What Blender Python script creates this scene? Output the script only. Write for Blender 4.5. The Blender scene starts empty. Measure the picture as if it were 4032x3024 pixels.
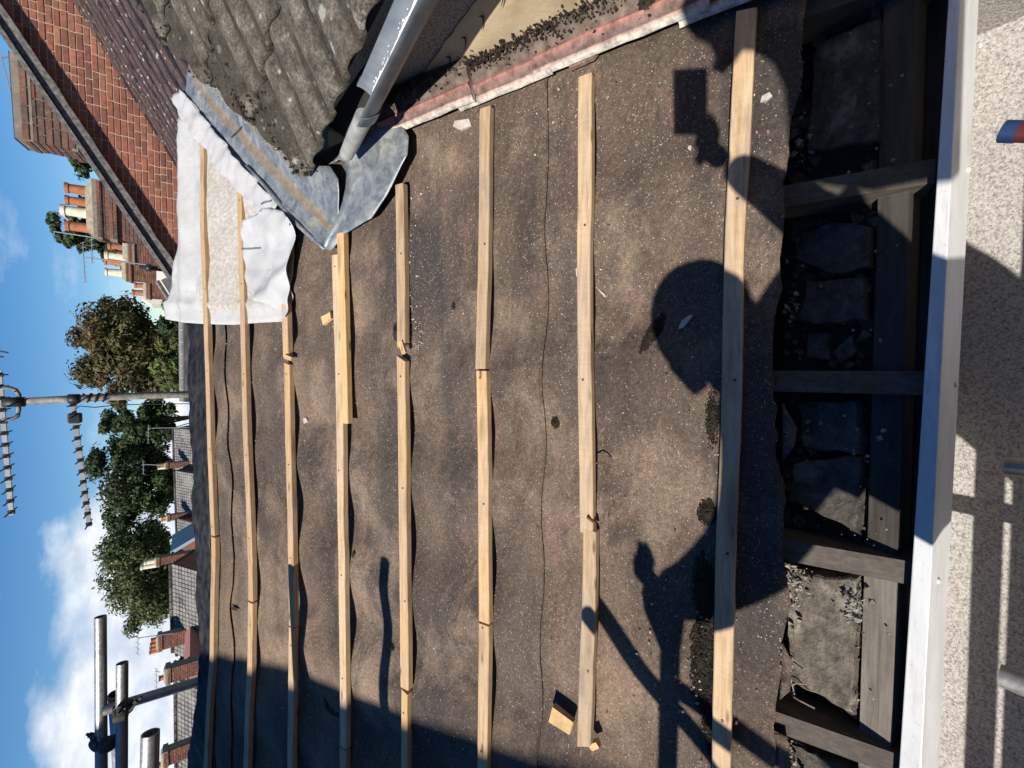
import bpy, bmesh, math, random
from mathutils import Vector, Matrix, noise, geometry
random.seed(7)
SC = bpy.context.scene
COL = SC.collection
V = Vector
R_ = math.radians

# ------------------------------------------------------------------ camera
# the phone was held sideways: world up points to the left of the picture
FPX = 1800.0; PK = 4032 / 2212
YAW, TH, RO = R_(2.2), R_(34.87), R_(-0.95)
def cam_axes():
    f = V((-math.sin(YAW) * math.cos(TH), math.cos(YAW) * math.cos(TH), -math.sin(TH)))
    r = V((math.cos(YAW), math.sin(YAW), 0)); u = r.cross(f)
    return r * math.cos(RO) + u * math.sin(RO), -r * math.sin(RO) + u * math.cos(RO), f
CR, CU, CF = cam_axes()
cam = bpy.data.cameras.new('camera'); camo = bpy.data.objects.new('camera', cam); COL.objects.link(camo)
cam.sensor_width = 36; cam.lens = 36 * FPX / 4032; cam.clip_start = 0.02; cam.clip_end = 3000
m = Matrix.Identity(4)
for i in range(3):
    m[i][0] = -CU[i]; m[i][1] = CR[i]; m[i][2] = -CF[i]
camo.matrix_world = m
SC.camera = camo

# ------------------------------------------------------------------ light
SUN = V((-0.469, -0.508, 0.7225)).normalized()
SUN_EL = math.asin(SUN.z); SUN_AZ = math.atan2(SUN.x, SUN.y)
sl = bpy.data.lights.new('sun', 'SUN'); sl.energy = 5.0; sl.angle = R_(0.53); sl.color = (1.0, 0.94, 0.86)
so = bpy.data.objects.new('sun', sl); COL.objects.link(so)
so.rotation_euler = (-SUN).to_track_quat('-Z', 'Y').to_euler()
SC.view_settings.view_transform = 'Standard'; SC.view_settings.look = 'None'
SC.view_settings.exposure = 0.45; SC.view_settings.gamma = 1.0
SC.render.engine = 'CYCLES'

world = bpy.data.worlds.new('World'); SC.world = world; world.use_nodes = True
def build_world():
    nt = world.node_tree; nt.nodes.clear(); L = nt.links.new
    out = nt.nodes.new('ShaderNodeOutputWorld'); bg = nt.nodes.new('ShaderNodeBackground')
    sky = nt.nodes.new('ShaderNodeTexSky'); sky.sky_type = 'NISHITA'; sky.sun_disc = False
    sky.sun_elevation = SUN_EL; sky.sun_rotation = SUN_AZ
    sky.air_density = 1.0; sky.dust_density = 0.05; sky.ozone_density = 2.0; sky.altitude = 60
    bg.inputs['Strength'].default_value = 0.074
    # deepen the blue a little, as the phone does
    hs = nt.nodes.new('ShaderNodeHueSaturation'); hs.inputs['Saturation'].default_value = 1.4; hs.inputs['Hue'].default_value = 0.504; hs.inputs['Value'].default_value = 1.14
    L(sky.outputs[0], hs.inputs['Color'])
    tc = nt.nodes.new('ShaderNodeTexCoord'); sx = nt.nodes.new('ShaderNodeSeparateXYZ'); L(tc.outputs['Generated'], sx.inputs[0])
    def math_(op, a, b=None, c=None):
        n = nt.nodes.new('ShaderNodeMath'); n.operation = op
        for k, v in enumerate((a, b, c)):
            if v is None: continue
            if isinstance(v, (int, float)): n.inputs[k].default_value = v
            else: L(v, n.inputs[k])
        return n.outputs[0]
    def noise_(scale, detail, off, stretch, ro=0.55):
        mp = nt.nodes.new('ShaderNodeMapping'); mp.inputs['Scale'].default_value = (1, 1, stretch); mp.inputs['Location'].default_value = off
        L(tc.outputs['Generated'], mp.inputs[0])
        n = nt.nodes.new('ShaderNodeTexNoise'); n.inputs['Scale'].default_value = scale; n.inputs['Detail'].default_value = detail
        n.inputs['Roughness'].default_value = ro
        L(mp.outputs[0], n.inputs['Vector']); return n.outputs['Fac']
    el = sx.outputs['Z']
    # cumulus bank: low towards the west, sinking towards the north
    side = math_('ARCTAN2', sx.outputs['X'], sx.outputs['Y'])          # negative = left
    top = math_('MULTIPLY_ADD', side, -0.6, 0.02)                     # bank height against bearing
    top = math_('MINIMUM', math_('MAXIMUM', top, -0.02), 0.17)
    n1 = noise_(9, 9, (3.1, 0.4, 0.7), 2.0)
    edge = math_('ADD', math_('SUBTRACT', top, el), math_('MULTIPLY_ADD', n1, 0.10, -0.048))
    bank = nt.nodes.new('ShaderNodeMapRange'); bank.inputs['From Min'].default_value = -0.006; bank.inputs['From Max'].default_value = 0.03
    L(edge, bank.inputs['Value'])
    n2 = noise_(5, 10, (2.7, 9.1, 3.3), 2.6, 0.60)
    wisp = nt.nodes.new('ShaderNodeMapRange'); wisp.inputs['From Min'].default_value = 0.60; wisp.inputs['From Max'].default_value = 0.82
    wisp.inputs['To Max'].default_value = 0.4
    L(n2, wisp.inputs['Value'])
    fac = math_('MAXIMUM', bank.outputs[0], wisp.outputs[0])
    n3 = noise_(14, 8, (0.5, 0.2, 2.0), 2.2)
    cr = nt.nodes.new('ShaderNodeValToRGB')
    cr.color_ramp.elements[0].position = 0.34; cr.color_ramp.elements[0].color = (6.6, 7.4, 8.8, 1)
    cr.color_ramp.elements[1].position = 0.66; cr.color_ramp.elements[1].color = (11.0, 11.2, 11.5, 1)
    L(n3, cr.inputs[0])
    mx = nt.nodes.new('ShaderNodeMix'); mx.data_type = 'RGBA'
    L(fac, mx.inputs['Factor']); L(hs.outputs[0], mx.inputs['A']); L(cr.outputs[0], mx.inputs['B'])
    L(mx.outputs['Result'], bg.inputs['Color']); L(bg.outputs[0], out.inputs[0])
build_world()

# ------------------------------------------------------------------ geometry of the place
AL = R_(22.82); P0 = V((0, 0.582, -0.985))
N = V((0, -math.sin(AL), math.cos(AL))); US = V((0, math.cos(AL), math.sin(AL)))
TB = 0.48
M0 = V((0.61, 0, -0.445)); MN = V((-TB, 0, 1)).normalized(); MU = V((1, 0, TB)).normalized()
def ray(x, y):
    x *= PK; y *= PK
    return CR * (1512 - y) - CU * (x - 2016) + CF * FPX
def hit(x, y, p=P0, n=N):
    d = ray(x, y); return d * (p.dot(n) / d.dot(n))
def rs(x, y, off=0.0):
    q = hit(x, y, P0 + N * off); return q.x, (q - P0).dot(US)
def rp(X, s, h=0.0): return P0 + V((X, 0, 0)) + US * s + N * h

# ------------------------------------------------------------------ material kit
class Mat:
    def __init__(s, name):
        s.m = bpy.data.materials.new(name); s.m.use_nodes = True; s.nt = s.m.node_tree
        s.b = s.nt.nodes['Principled BSDF']; s.L = s.nt.links.new; s._c = {}
    def node(s, t): return s.nt.nodes.new(t)
    def put(s, sock, v):
        if v is None: return
        if hasattr(v, 'is_output') or hasattr(v, 'is_linked'): s.L(v, sock)
        elif isinstance(v, (tuple, list)) and len(v) == 3 and sock.type == 'RGBA': sock.default_value = (*v, 1)
        else: sock.default_value = v
    def co(s, kind='pos'):
        if kind not in s._c:
            if kind == 'pos': s._c[kind] = s.node('ShaderNodeNewGeometry').outputs['Position']
            else: s._c[kind] = s.node('ShaderNodeTexCoord').outputs[{'obj': 'Object', 'gen': 'Generated', 'uv': 'UV'}[kind]]
        return s._c[kind]
    def mapv(s, v, scale=(1, 1, 1), rot=(0, 0, 0), loc=(0, 0, 0)):
        n = s.node('ShaderNodeMapping'); s.L(v, n.inputs[0]); n.inputs['Scale'].default_value = scale
        n.inputs['Rotation'].default_value = rot; n.inputs['Location'].default_value = loc; return n.outputs[0]
    def noise(s, scale, detail=4, rough=0.55, vec=None, dist=0.0, col=False):
        n = s.node('ShaderNodeTexNoise'); n.inputs['Scale'].default_value = scale; n.inputs['Detail'].default_value = detail
        n.inputs['Roughness'].default_value = rough; n.inputs['Distortion'].default_value = dist
        s.L(vec if vec is not None else s.co(), n.inputs['Vector']); return n.outputs['Color' if col else 'Fac']
    def voro(s, scale, vec=None, feat='F1', out='Distance', rnd=1.0):
        n = s.node('ShaderNodeTexVoronoi'); n.feature = feat; n.inputs['Scale'].default_value = scale; n.inputs['Randomness'].default_value = rnd
        s.L(vec if vec is not None else s.co(), n.inputs['Vector']); return n.outputs[out]
    def ramp(s, f, pts, interp='LINEAR'):
        n = s.node('ShaderNodeValToRGB'); e = n.color_ramp.elements; n.color_ramp.interpolation = interp
        while len(e) < len(pts): e.new(0.5)
        for k, (p, c) in enumerate(pts):
            e[k].position = p; e[k].color = (c, c, c, 1) if isinstance(c, (int, float)) else (*c, 1)
        s.L(f, n.inputs[0]); return n.outputs[0]
    def mix(s, f, a, b, mode='MIX'):
        n = s.node('ShaderNodeMix'); n.data_type = 'RGBA'; n.blend_type = mode
        s.put(n.inputs['Factor'], f); s.put(n.inputs['A'], a); s.put(n.inputs['B'], b); return n.outputs['Result']
    def math(s, op, a, b=None, c=None):
        n = s.node('ShaderNodeMath'); n.operation = op
        for k, v in enumerate((a, b, c)):
            if v is not None: s.put(n.inputs[k], v)
        return n.outputs[0]
    def rnd(s): return s.node('ShaderNodeObjectInfo').outputs['Random']
    def attr(s, name, out='Color'):
        n = s.node('ShaderNodeAttribute'); n.attribute_name = name; return n.outputs[out]
    def sep(s, v):
        n = s.node('ShaderNodeSeparateXYZ'); s.L(v, n.inputs[0]); return n.outputs
    def bump(s, h, strength=0.4, dist=0.01, prev=None):
        n = s.node('ShaderNodeBump'); n.inputs['Strength'].default_value = strength; n.inputs['Distance'].default_value = dist
        s.L(h, n.inputs['Height'])
        if prev is not None: s.L(prev, n.inputs['Normal'])
        return n.outputs[0]
    def done(s, col, rough=0.8, bump=None, metal=0.0, spec=0.4, **kw):
        s.put(s.b.inputs['Base Color'], col); s.put(s.b.inputs['Roughness'], rough); s.put(s.b.inputs['Metallic'], metal)
        s.put(s.b.inputs['Specular IOR Level'], spec)
        if bump is not None: s.L(bump, s.b.inputs['Normal'])
        for k, v in kw.items(): s.put(s.b.inputs[k], v)
        return s.m

def m_felt(name, tint=1.0):
    k = Mat(name); p = k.co(); q = k.mapv(p, (0.55, 1.5, 1.5))
    big = k.noise(2.1, 5, 0.6, q, 0.3); base = k.ramp(big, [(0.32, (0.054, 0.043, 0.036)), (0.5, (0.108, 0.081, 0.060)), (0.7, (0.178, 0.128, 0.088))])
    pink = k.noise(6.5, 4, 0.6, q); base = k.mix(k.ramp(pink, [(0.56, 0.0), (0.74, 0.5)]), base, (0.21, 0.122, 0.092))
    dark = k.noise(1.5, 4, 0.5, k.mapv(p, (0.3, 2.0, 2.0)), 0.6); base = k.mix(k.ramp(dark, [(0.47, 0.0), (0.62, 0.8)]), base, (0.046, 0.042, 0.040))
    pale = k.noise(3.1, 5, 0.65, k.mapv(p, (0.8, 1, 1), (0, 0, 0), (3, 1, 7))); base = k.mix(k.ramp(pale, [(0.50, 0.0), (0.66, 0.65)]), base, (0.27, 0.196, 0.138))
    fine = k.noise(330, 4, 0.8, p); mid = k.noise(95, 4, 0.75, p)
    base = k.mix(0.9, base, k.ramp(fine, [(0.3, 0.35), (0.5, 0.9), (0.68, 1.9)]), 'MULTIPLY')
    base = k.mix(0.7, base, k.ramp(mid, [(0.3, 0.55), (0.5, 1.0), (0.7, 1.5)]), 'MULTIPLY')
    vd = k.voro(240, p); vc = k.voro(240, p, out='Color')
    amt = k.math('ADD', k.math('MULTIPLY', k.noise(3.2, 4, 0.65), 0.75), -0.20)
    dot = k.math('MULTIPLY', k.math('LESS_THAN', vd, 0.34), k.math('LESS_THAN', k.sep(vc)[0], amt))
    base = k.mix(k.math('MULTIPLY', dot, 0.75), base, k.ramp(k.sep(vc)[1], [(0.0, (0.05, 0.04, 0.035)), (0.25, (0.26, 0.19, 0.15)), (0.7, (0.36, 0.29, 0.24)), (1.0, (0.58, 0.51, 0.45))]))
    if tint != 1.0: base = k.mix(1.0, base, (tint, tint, tint * 1.02), 'MULTIPLY')
    b = k.bump(k.noise(4.5, 4, 0.55, k.mapv(p, (0.8, 1.3, 1.3)), 0.6), 0.9, 0.05); b = k.bump(fine, 0.5, 0.0025, b); b = k.bump(mid, 0.35, 0.004, b)
    return k.done(base, 0.88, b, spec=0.22)

def m_wood(name, a, b, c, grey=0.0, dirt=0.0, axis=0, spec=0.25):
    k = Mat(name); o = k.co('obj'); rn = k.rnd()
    off = k.node('ShaderNodeCombineXYZ'); k.L(k.math('MULTIPLY', rn, 37.0), off.inputs[0]); k.L(k.math('MULTIPLY', rn, 11.0), off.inputs[1])
    va = k.node('ShaderNodeVectorMath'); k.L(o, va.inputs[0]); k.L(off.outputs[0], va.inputs[1]); v = va.outputs[0]
    sc = [34, 34, 34]; sc[axis] = 2.2
    g = k.noise(3.2, 6, 0.65, k.mapv(v, tuple(sc)), 0.6)
    col = k.ramp(g, [(0.25, c), (0.48, b), (0.7, a)])
    sc2 = [9, 9, 9]; sc2[axis] = 1.6
    pt = k.noise(2.2, 4, 0.6, k.mapv(v, tuple(sc2)))
    if grey: col = k.mix(k.ramp(pt, [(0.42, 0.0), (0.62, grey)]), col, (0.34, 0.315, 0.28))
    if dirt: col = k.mix(k.ramp(k.noise(5, 5, 0.7, k.mapv(v, tuple(sc2))), [(0.5, 0.0), (0.68, dirt)]), col, (0.05, 0.04, 0.033))
    tone = k.math('MULTIPLY_ADD', rn, 0.35, 0.82)
    cm = k.node('ShaderNodeCombineColor'); [k.L(tone, cm.inputs[i]) for i in range(3)]
    col = k.mix(1.0, col, cm.outputs[0], 'MULTIPLY')
    sw = k.noise(1.0, 2, 0.5, k.mapv(v, (170 if axis == 0 else 8, 170 if axis == 1 else 8, 8))); col = k.mix(0.16, col, k.ramp(sw, [(0.35, 0.75), (0.6, 1.15)]), 'MULTIPLY')
    bl = k.voro(1.0, k.mapv(v, (3.3 if axis == 0 else 15, 15, 15))); col = k.mix(k.ramp(bl, [(0.10, 0.55), (0.30, 0.0)]), col, (0.14, 0.085, 0.05))
    # knots
    vk = k.voro(1.0, k.mapv(v, (5 if axis == 0 else 22, 22, 5 if axis == 2 else 22)))
    col = k.mix(k.ramp(vk, [(0.06, 0.8), (0.13, 0.0)]), col, (0.09, 0.05, 0.025))
    return k.done(col, 0.72, k.bump(g, 0.35, 0.002), spec=spec)

def m_simple(name, cols, scale=6, rough=0.8, bump=0.3, bscale=None, metal=0.0, spec=0.35, vec='pos', bdist=0.004, detail=5):
    k = Mat(name); c = k.co(vec); f = k.noise(scale, detail, 0.6, c)
    n = len(cols); col = k.ramp(f, [(0.3 + 0.4 * i / max(1, n - 1), x) for i, x in enumerate(cols)]) if n > 1 else cols[0]
    b = k.bump(k.noise(bscale or scale * 8, 4, 0.65, c), bump, bdist) if bump else None
    return k.done(col, rough, b, metal, spec)

def m_piece(name, cols, var=0.35, stain=None, scale=30, rough=0.88, bump=0.5, bdist=0.003):
    """bricks, tiles: colour differs from piece to piece through the object's random number"""
    k = Mat(name); rn = k.rnd(); o = k.co()
    n = len(cols); col = k.ramp(rn, [(i / max(1, n - 1), x) for i, x in enumerate(cols)], 'LINEAR')
    f = k.noise(scale, 5, 0.65, o); col = k.mix(var, col, k.ramp(f, [(0.3, 0.35), (0.7, 1.7)]), 'MULTIPLY')
    if stain: col = k.mix(k.ramp(k.noise(stain[1], 5, 0.65, o), [(stain[2], 0.0), (stain[2] + 0.12, stain[3])]), col, stain[0])
    return k.done(col, rough, k.bump(f, bump, bdist), spec=0.25)

def m_attr(name, rough=0.8, scale=30, var=0.3, bump=0.4, bdist=0.003):
    k = Mat(name); col = k.attr('col'); f = k.noise(scale, 5, 0.65)
    col = k.mix(var, col, k.ramp(f, [(0.3, 0.4), (0.7, 1.6)]), 'MULTIPLY')
    return k.done(col, rough, k.bump(f, bump, bdist), spec=0.25)

# ------------------------------------------------------------------ mesh kit
def mesh(name, vs, fs, mat=None, smooth=False, cols=None):
    me = bpy.data.meshes.new(name); me.from_pydata([tuple(v) for v in vs], [], fs); me.update()
    if mat: me.materials.append(mat)
    if smooth: me.polygons.foreach_set('use_smooth', [True] * len(me.polygons))
    if cols:
        a = me.color_attributes.new('col', 'FLOAT_COLOR', 'POINT')
        a.data.foreach_set('color', [x for c in cols for x in (*c, 1.0)])
    return me
def ob(name, me, parent=None, label=None, cat=None, group=None, kind=None, loc=None):
    o = bpy.data.objects.new(name, me); COL.objects.link(o)
    if loc is not None: o.location = loc
    if parent: o.parent = parent
    if label: o['label'] = label
    if cat: o['category'] = cat
    if group: o['group'] = group
    if kind: o['kind'] = kind
    return o
def thing(name, label, cat, loc=(0, 0, 0), group=None): return ob(name, None, None, label, cat, group, None, loc)
def child(name, vs, fs, mat, parent, smooth=False, cols=None, kind=None, label=None):
    """a part given in world coordinates"""
    pl = parent.location if parent else V((0, 0, 0)); g = parent.parent if parent else None
    while g: pl = pl + g.location; g = g.parent
    return ob(name, mesh(name, [V(v) - pl for v in vs], fs, mat, smooth, cols), parent, label=label, kind=kind)
class B:
    """collects shapes"""
    def __init__(s): s.v = []; s.f = []; s.c = []
    def add(s, vs, fs, col=None):
        n = len(s.v); s.v += [V(v) for v in vs]; s.f += [tuple(i + n for i in f) for f in fs]
        if col is not None: s.c += [col] * len(vs)
    def hexa(s, p, col=None):   # 8 points: bottom ring then top ring
        s.add(p, [(3, 2, 1, 0), (4, 5, 6, 7), (0, 1, 5, 4), (1, 2, 6, 5), (2, 3, 7, 6), (3, 0, 4, 7)], col)
    def box(s, c, ax, ay, az, col=None):   # centre, half vectors
        c = V(c); s.hexa([c - ax - ay - az, c + ax - ay - az, c + ax + ay - az, c - ax + ay - az,
                          c - ax - ay + az, c + ax - ay + az, c + ax + ay + az, c - ax + ay + az], col)
    def cbox(s, lo, hi, col=None):
        lo, hi = V(lo), V(hi); h = (hi - lo) / 2; s.box((lo + hi) / 2, V((h.x, 0, 0)), V((0, h.y, 0)), V((0, 0, h.z)), col)
    def tube(s, pts, r, n=12, caps=True, col=None, squash=None):
        pts = [V(p) for p in pts]; rr = r if isinstance(r, (list, tuple)) else [r] * len(pts); base = len(s.v); prev = None
        for i, p in enumerate(pts):
            d = (pts[min(i + 1, len(pts) - 1)] - pts[max(i - 1, 0)]).normalized()
            if prev is None: a = d.orthogonal().normalized()
            else: a = (prev - d * prev.dot(d)).normalized()
            prev = a; b = d.cross(a)
            for k in range(n):
                t = 2 * math.pi * k / n; s.v.append(p + (a * math.cos(t) + b * math.sin(t)) * rr[i])
                if col is not None: s.c.append(col)
        for i in range(len(pts) - 1):
            for k in range(n):
                k2 = (k + 1) % n; s.f.append((base + i * n + k, base + i * n + k2, base + (i + 1) * n + k2, base + (i + 1) * n + k))
        if caps:
            s.f.append(tuple(base + k for k in reversed(range(n)))); e = base + (len(pts) - 1) * n; s.f.append(tuple(e + k for k in range(n)))
    def lathe(s, base, axis, prof, n=16, col=None):
        axis = V(axis).normalized(); a = axis.orthogonal().normalized(); b = axis.cross(a); st = len(s.v); base = V(base)
        for (h, r) in prof:
            for k in range(n):
                t = 2 * math.pi * k / n; s.v.append(base + axis * h + (a * math.cos(t) + b * math.sin(t)) * r)
                if col is not None: s.c.append(col)
        for i in range(len(prof) - 1):
            for k in range(n):
                k2 = (k + 1) % n; s.f.append((st + i * n + k, st + i * n + k2, st + (i + 1) * n + k2, st + (i + 1) * n + k))
        s.f.append(tuple(st + k for k in reversed(range(n)))); e = st + (len(prof) - 1) * n; s.f.append(tuple(e + k for k in range(n)))
    def put(s, name, mat, parent, smooth=False, kind=None, label=None):
        return child(name, s.v, s.f, mat, parent, smooth, s.c if s.c and len(s.c) == len(s.v) else None, kind, label)
    def top(s, name, mat, label, cat, smooth=False, group=None, kind=None):
        """a thing that is one mesh; its origin sits at its base"""
        lo = V((sum(v.x for v in s.v) / len(s.v), sum(v.y for v in s.v) / len(s.v), min(v.z for v in s.v)))
        return ob(name, mesh(name, [v - lo for v in s.v], s.f, mat, smooth, s.c if s.c and len(s.c) == len(s.v) else None), None, label, cat, group, kind, lo)
def auto_smooth(o, ang=35):
    me = o.data; me.polygons.foreach_set('use_smooth', [True] * len(me.polygons))
    me.set_sharp_from_angle(angle=R_(ang))
def thicken(o, t):
    md = o.modifiers.new('solid', 'SOLIDIFY'); md.thickness = t; md.offset = -1
def nz(x, y=0.0, z=0.0): return noise.noise((x, y, z))
def interp(pl, t):
    """polyline pl of (key, value): value at key t"""
    if t <= pl[0][0]: return pl[0][1]
    for (a, va), (b, vb) in zip(pl, pl[1:]):
        if t <= b: return va + (vb - va) * (t - a) / (b - a)
    return pl[-1][1]
def cdt(poly, step, extra=(), jitter=0.25):
    """triangulate a 2D polygon with inner points"""
    pts = []; 
    for a, b in zip(poly, poly[1:] + poly[:1]):
        a, b = V(a), V(b); n = max(1, int((b - a).length / step))
        for i in range(n): pts.append(a + (b - a) * i / n)
    nb = len(pts); edges = [(i, (i + 1) % nb) for i in range(nb)]
    xs = [p.x for p in pts]; ys = [p.y for p in pts]
    def inside(p):
        c = False
        for a, b in zip(poly, poly[1:] + poly[:1]):
            if (a[1] > p[1]) != (b[1] > p[1]) and p[0] < (b[0] - a[0]) * (p[1] - a[1]) / (b[1] - a[1]) + a[0]: c = not c
        return c
    y = min(ys)
    while y < max(ys):
        x = min(xs)
        while x < max(xs):
            q = V((x + random.uniform(-jitter, jitter) * step, y + random.uniform(-jitter, jitter) * step))
            if inside(q) and min((q - b).length_squared for b in pts[:nb]) > (0.4 * step) ** 2: pts.append(q)
            x += step
        y += step
    r = geometry.delaunay_2d_cdt(pts, edges, [], 1, 1e-6)
    return r[0], r[2]
def sheet(name, polypx, step, hfn, mat, parent=None, smooth=True, thick=0.0, plane='roof', kind=None):
    """a sheet whose outline was measured in the photograph, laid on the roof slope"""
    poly = [V(rs(*p)) for p in polypx]
    v2, f = cdt(poly, step)
    vs = [rp(v.x, v.y, hfn(v.x, v.y)) for v in v2]
    o = child(name, vs, f, mat, parent, smooth, kind=kind)
    if o.data.polygons and sum((p.normal.dot(N) for p in o.data.polygons)) < 0: o.data.flip_normals()
    if thick: thicken(o, thick)
    return o

# ================================================================== materials
FELT = m_felt('old_sarking_felt'); 
BATTEN = m_wood('batten_pine', (0.56, 0.385, 0.215), (0.46, 0.30, 0.155), (0.31, 0.185, 0.09), grey=0.3, dirt=0.22)
BATTEN_G = m_wood('batten_weathered', (0.56, 0.41, 0.25), (0.45, 0.315, 0.185), (0.29, 0.19, 0.105), grey=0.32, dirt=0.32)
BATTEN_N = m_wood('batten_fresh', (0.62, 0.44, 0.22), (0.54, 0.36, 0.17), (0.44, 0.27, 0.11), grey=0.0, dirt=0.1)
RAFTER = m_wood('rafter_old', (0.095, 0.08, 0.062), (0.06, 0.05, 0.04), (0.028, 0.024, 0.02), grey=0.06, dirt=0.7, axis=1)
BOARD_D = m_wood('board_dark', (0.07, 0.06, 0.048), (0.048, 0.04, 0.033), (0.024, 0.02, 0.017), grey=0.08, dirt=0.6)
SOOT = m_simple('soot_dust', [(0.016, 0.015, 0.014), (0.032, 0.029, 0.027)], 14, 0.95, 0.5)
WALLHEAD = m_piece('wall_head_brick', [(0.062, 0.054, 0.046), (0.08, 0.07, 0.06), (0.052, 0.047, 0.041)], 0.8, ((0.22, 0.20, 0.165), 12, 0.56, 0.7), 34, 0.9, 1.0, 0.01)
WALLHEAD_LIT = m_piece('cement_slab_sunlit', [(0.115, 0.10, 0.08), (0.14, 0.122, 0.098)], 0.8, ((0.30, 0.28, 0.23), 12, 0.55, 0.7), 30, 0.92, 1.0, 0.012)  # cement made paler: the sun on that bay is put into its colour
BOARD_LIT = m_wood('board_sunlit', (0.17, 0.15, 0.125), (0.125, 0.11, 0.09), (0.07, 0.06, 0.05), grey=0.2, dirt=0.3)  # paler copy of the dark board, painted for the sunlit length
MORTAR = m_simple('old_mortar', [(0.16, 0.145, 0.12), (0.34, 0.31, 0.26)], 30, 0.95, 0.8, 60, bdist=0.008)
def m_fascia():
    k = Mat('white_plastic'); p = k.co(); f = k.noise(5, 5, 0.6, k.mapv(p, (1, 3, 3))); col = k.ramp(f, [(0.3, (0.52, 0.53, 0.53)), (0.7, (0.68, 0.68, 0.67))])
    d = k.noise(14, 6, 0.7, k.mapv(p, (0.7, 4, 2))); col = k.mix(k.ramp(d, [(0.52, 0.0), (0.72, 0.5)]), col, (0.36, 0.33, 0.28))
    v = k.noise(120, 4, 0.7, p); col = k.mix(k.ramp(v, [(0.62, 0.0), (0.72, 0.5)]), col, (0.2, 0.18, 0.15))
    return k.done(col, 0.45, k.bump(v, 0.1, 0.002), spec=0.45)
FASCIA = m_fascia()

# ================================================================== the ground
def build_ground():
    b = B(); b.add([(-900, -500, -6.3), (900, -500, -6.3), (900, 1800, -6.3), (-900, 1800, -6.3)], [(0, 1, 2, 3)])
    o = b.top('ground', m_simple('ground_grass', [(0.05, 0.07, 0.03), (0.09, 0.10, 0.05), (0.14, 0.13, 0.11)], 0.08, 0.95, 0), None, None, kind='structure')
build_ground()

# ================================================================== the stripped roof
XR = [1.16, 0.77, 0.38, -0.022, -0.395, -0.787, -1.18, -1.57, -1.96, -2.35]
def felt_h(X, s):
    h = -0.004
    for a, b in zip(XR, XR[1:]):
        if b <= X <= a:
            t = (X - b) / (a - b); amp = 0.021 + 0.024 * nz(X * 0.9 + 3, s * 1.1, 2.2) + 0.018 * nz(b * 7, s * 2.6, 9)
            h -= max(0.004, amp) * math.sin(math.pi * (t + 0.12 * nz(b * 3, s * 1.5))) ** 2
    k = min(1.0, max(0.0, (s + 0.12) / 0.35)); h *= 0.25 + 0.75 * k; h *= 1.0 - 0.55 * min(1, max(0, (s - 1.7) / 0.5))
    h += 0.009 * nz(X * 4.2, s * 3.6, 1) + 0.0022 * nz(X * 12, s * 9, 4)
    # creases near the membrane
    for (cx, cs, ax, as_, amp, w) in ((0.2, 1.52, 0.25, -0.3, 0.02, 0.03), (0.12, 1.60, 0.3, -0.12, 0.014, 0.025), (0.33, 1.62, -0.1, -0.25, 0.016, 0.03)):
        dx, ds = X - cx, s - cs; L = math.hypot(ax, as_); u = (dx * ax + ds * as_) / L; v = (dx * -as_ + ds * ax) / L
        if abs(u) < L: h += amp * math.exp(-(v / w) ** 2) * (1 - (u / L) ** 2)
    return h
roof = thing('house_roof', 'low roof slope stripped to brown sarking felt and timber battens', 'roof', tuple(rp(0, 0)))
def px_curve(pts, off=0.0):
    return sorted([rs(x, y, off) for x, y in pts])
FELT_LOW = px_curve([(1740, 20), (1722, 200), (1702, 350), (1692, 480), (1682, 600), (1668, 760), (1670, 860), (1684, 960), (1690, 1100), (1700, 1220), (1698, 1300), (1694, 1390), (1672, 1560), (1668, 1650)])
LAP1 = px_curve([(1183, 225), (1178, 560), (1170, 830), (1172, 1000), (1165, 1350), (1160, 1650)])
LAP2 = px_curve([(482, 700), (488, 830), (490, 930), (500, 1030), (502, 1207), (499, 1310), (503, 1420), (498, 1530)])
def felt_sheet(lo, hi, lift, seed, xa=-2.6, xb=0.86, tuck=0.0, ragged=0.0):
    nx = int((xb - xa) / 0.02); vs = []; fs = []
    ny = 0
    span = max(2.0 if lift == 0 else 1.0, 1)
    rows = 60
    for j in range(rows + 1):
        t = j / rows
        for i in range(nx + 1):
            X = xa + (xb - xa) * i / nx
            a = lo(X) + ragged * (nz(X * 9, seed) + 0.6 * nz(X * 31, seed)) ; b_ = hi(X)
            s = a + (b_ - a) * t
            h = felt_h(X, s) + lift * (1 - t) ** 3 + tuck * (t ** 8)
            if j == 0: h += 0.004 * nz(X * 6, seed, 3)
            vs.append(rp(X, s, h))
    for j in range(rows):
        for i in range(nx):
            a = j * (nx + 1) + i; fs.append((a, a + 1, a + nx + 2, a + nx + 1))
    o = child('roofing_felt', vs, fs, FELT, roof, True); thicken(o, 0.003); return o
felt_sheet(lambda X: interp(FELT_LOW, X), lambda X: interp(LAP1, X) + 0.12, 0.0, 3, tuck=-0.004, ragged=0.014)
felt_sheet(lambda X: interp(LAP1, X), lambda X: interp(LAP2, X) + 0.12, 0.007, 11, tuck=-0.004, ragged=0.002)
felt_sheet(lambda X: interp(LAP2, X), lambda X: 2.50, 0.008, 23, ragged=0.003)

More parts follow.
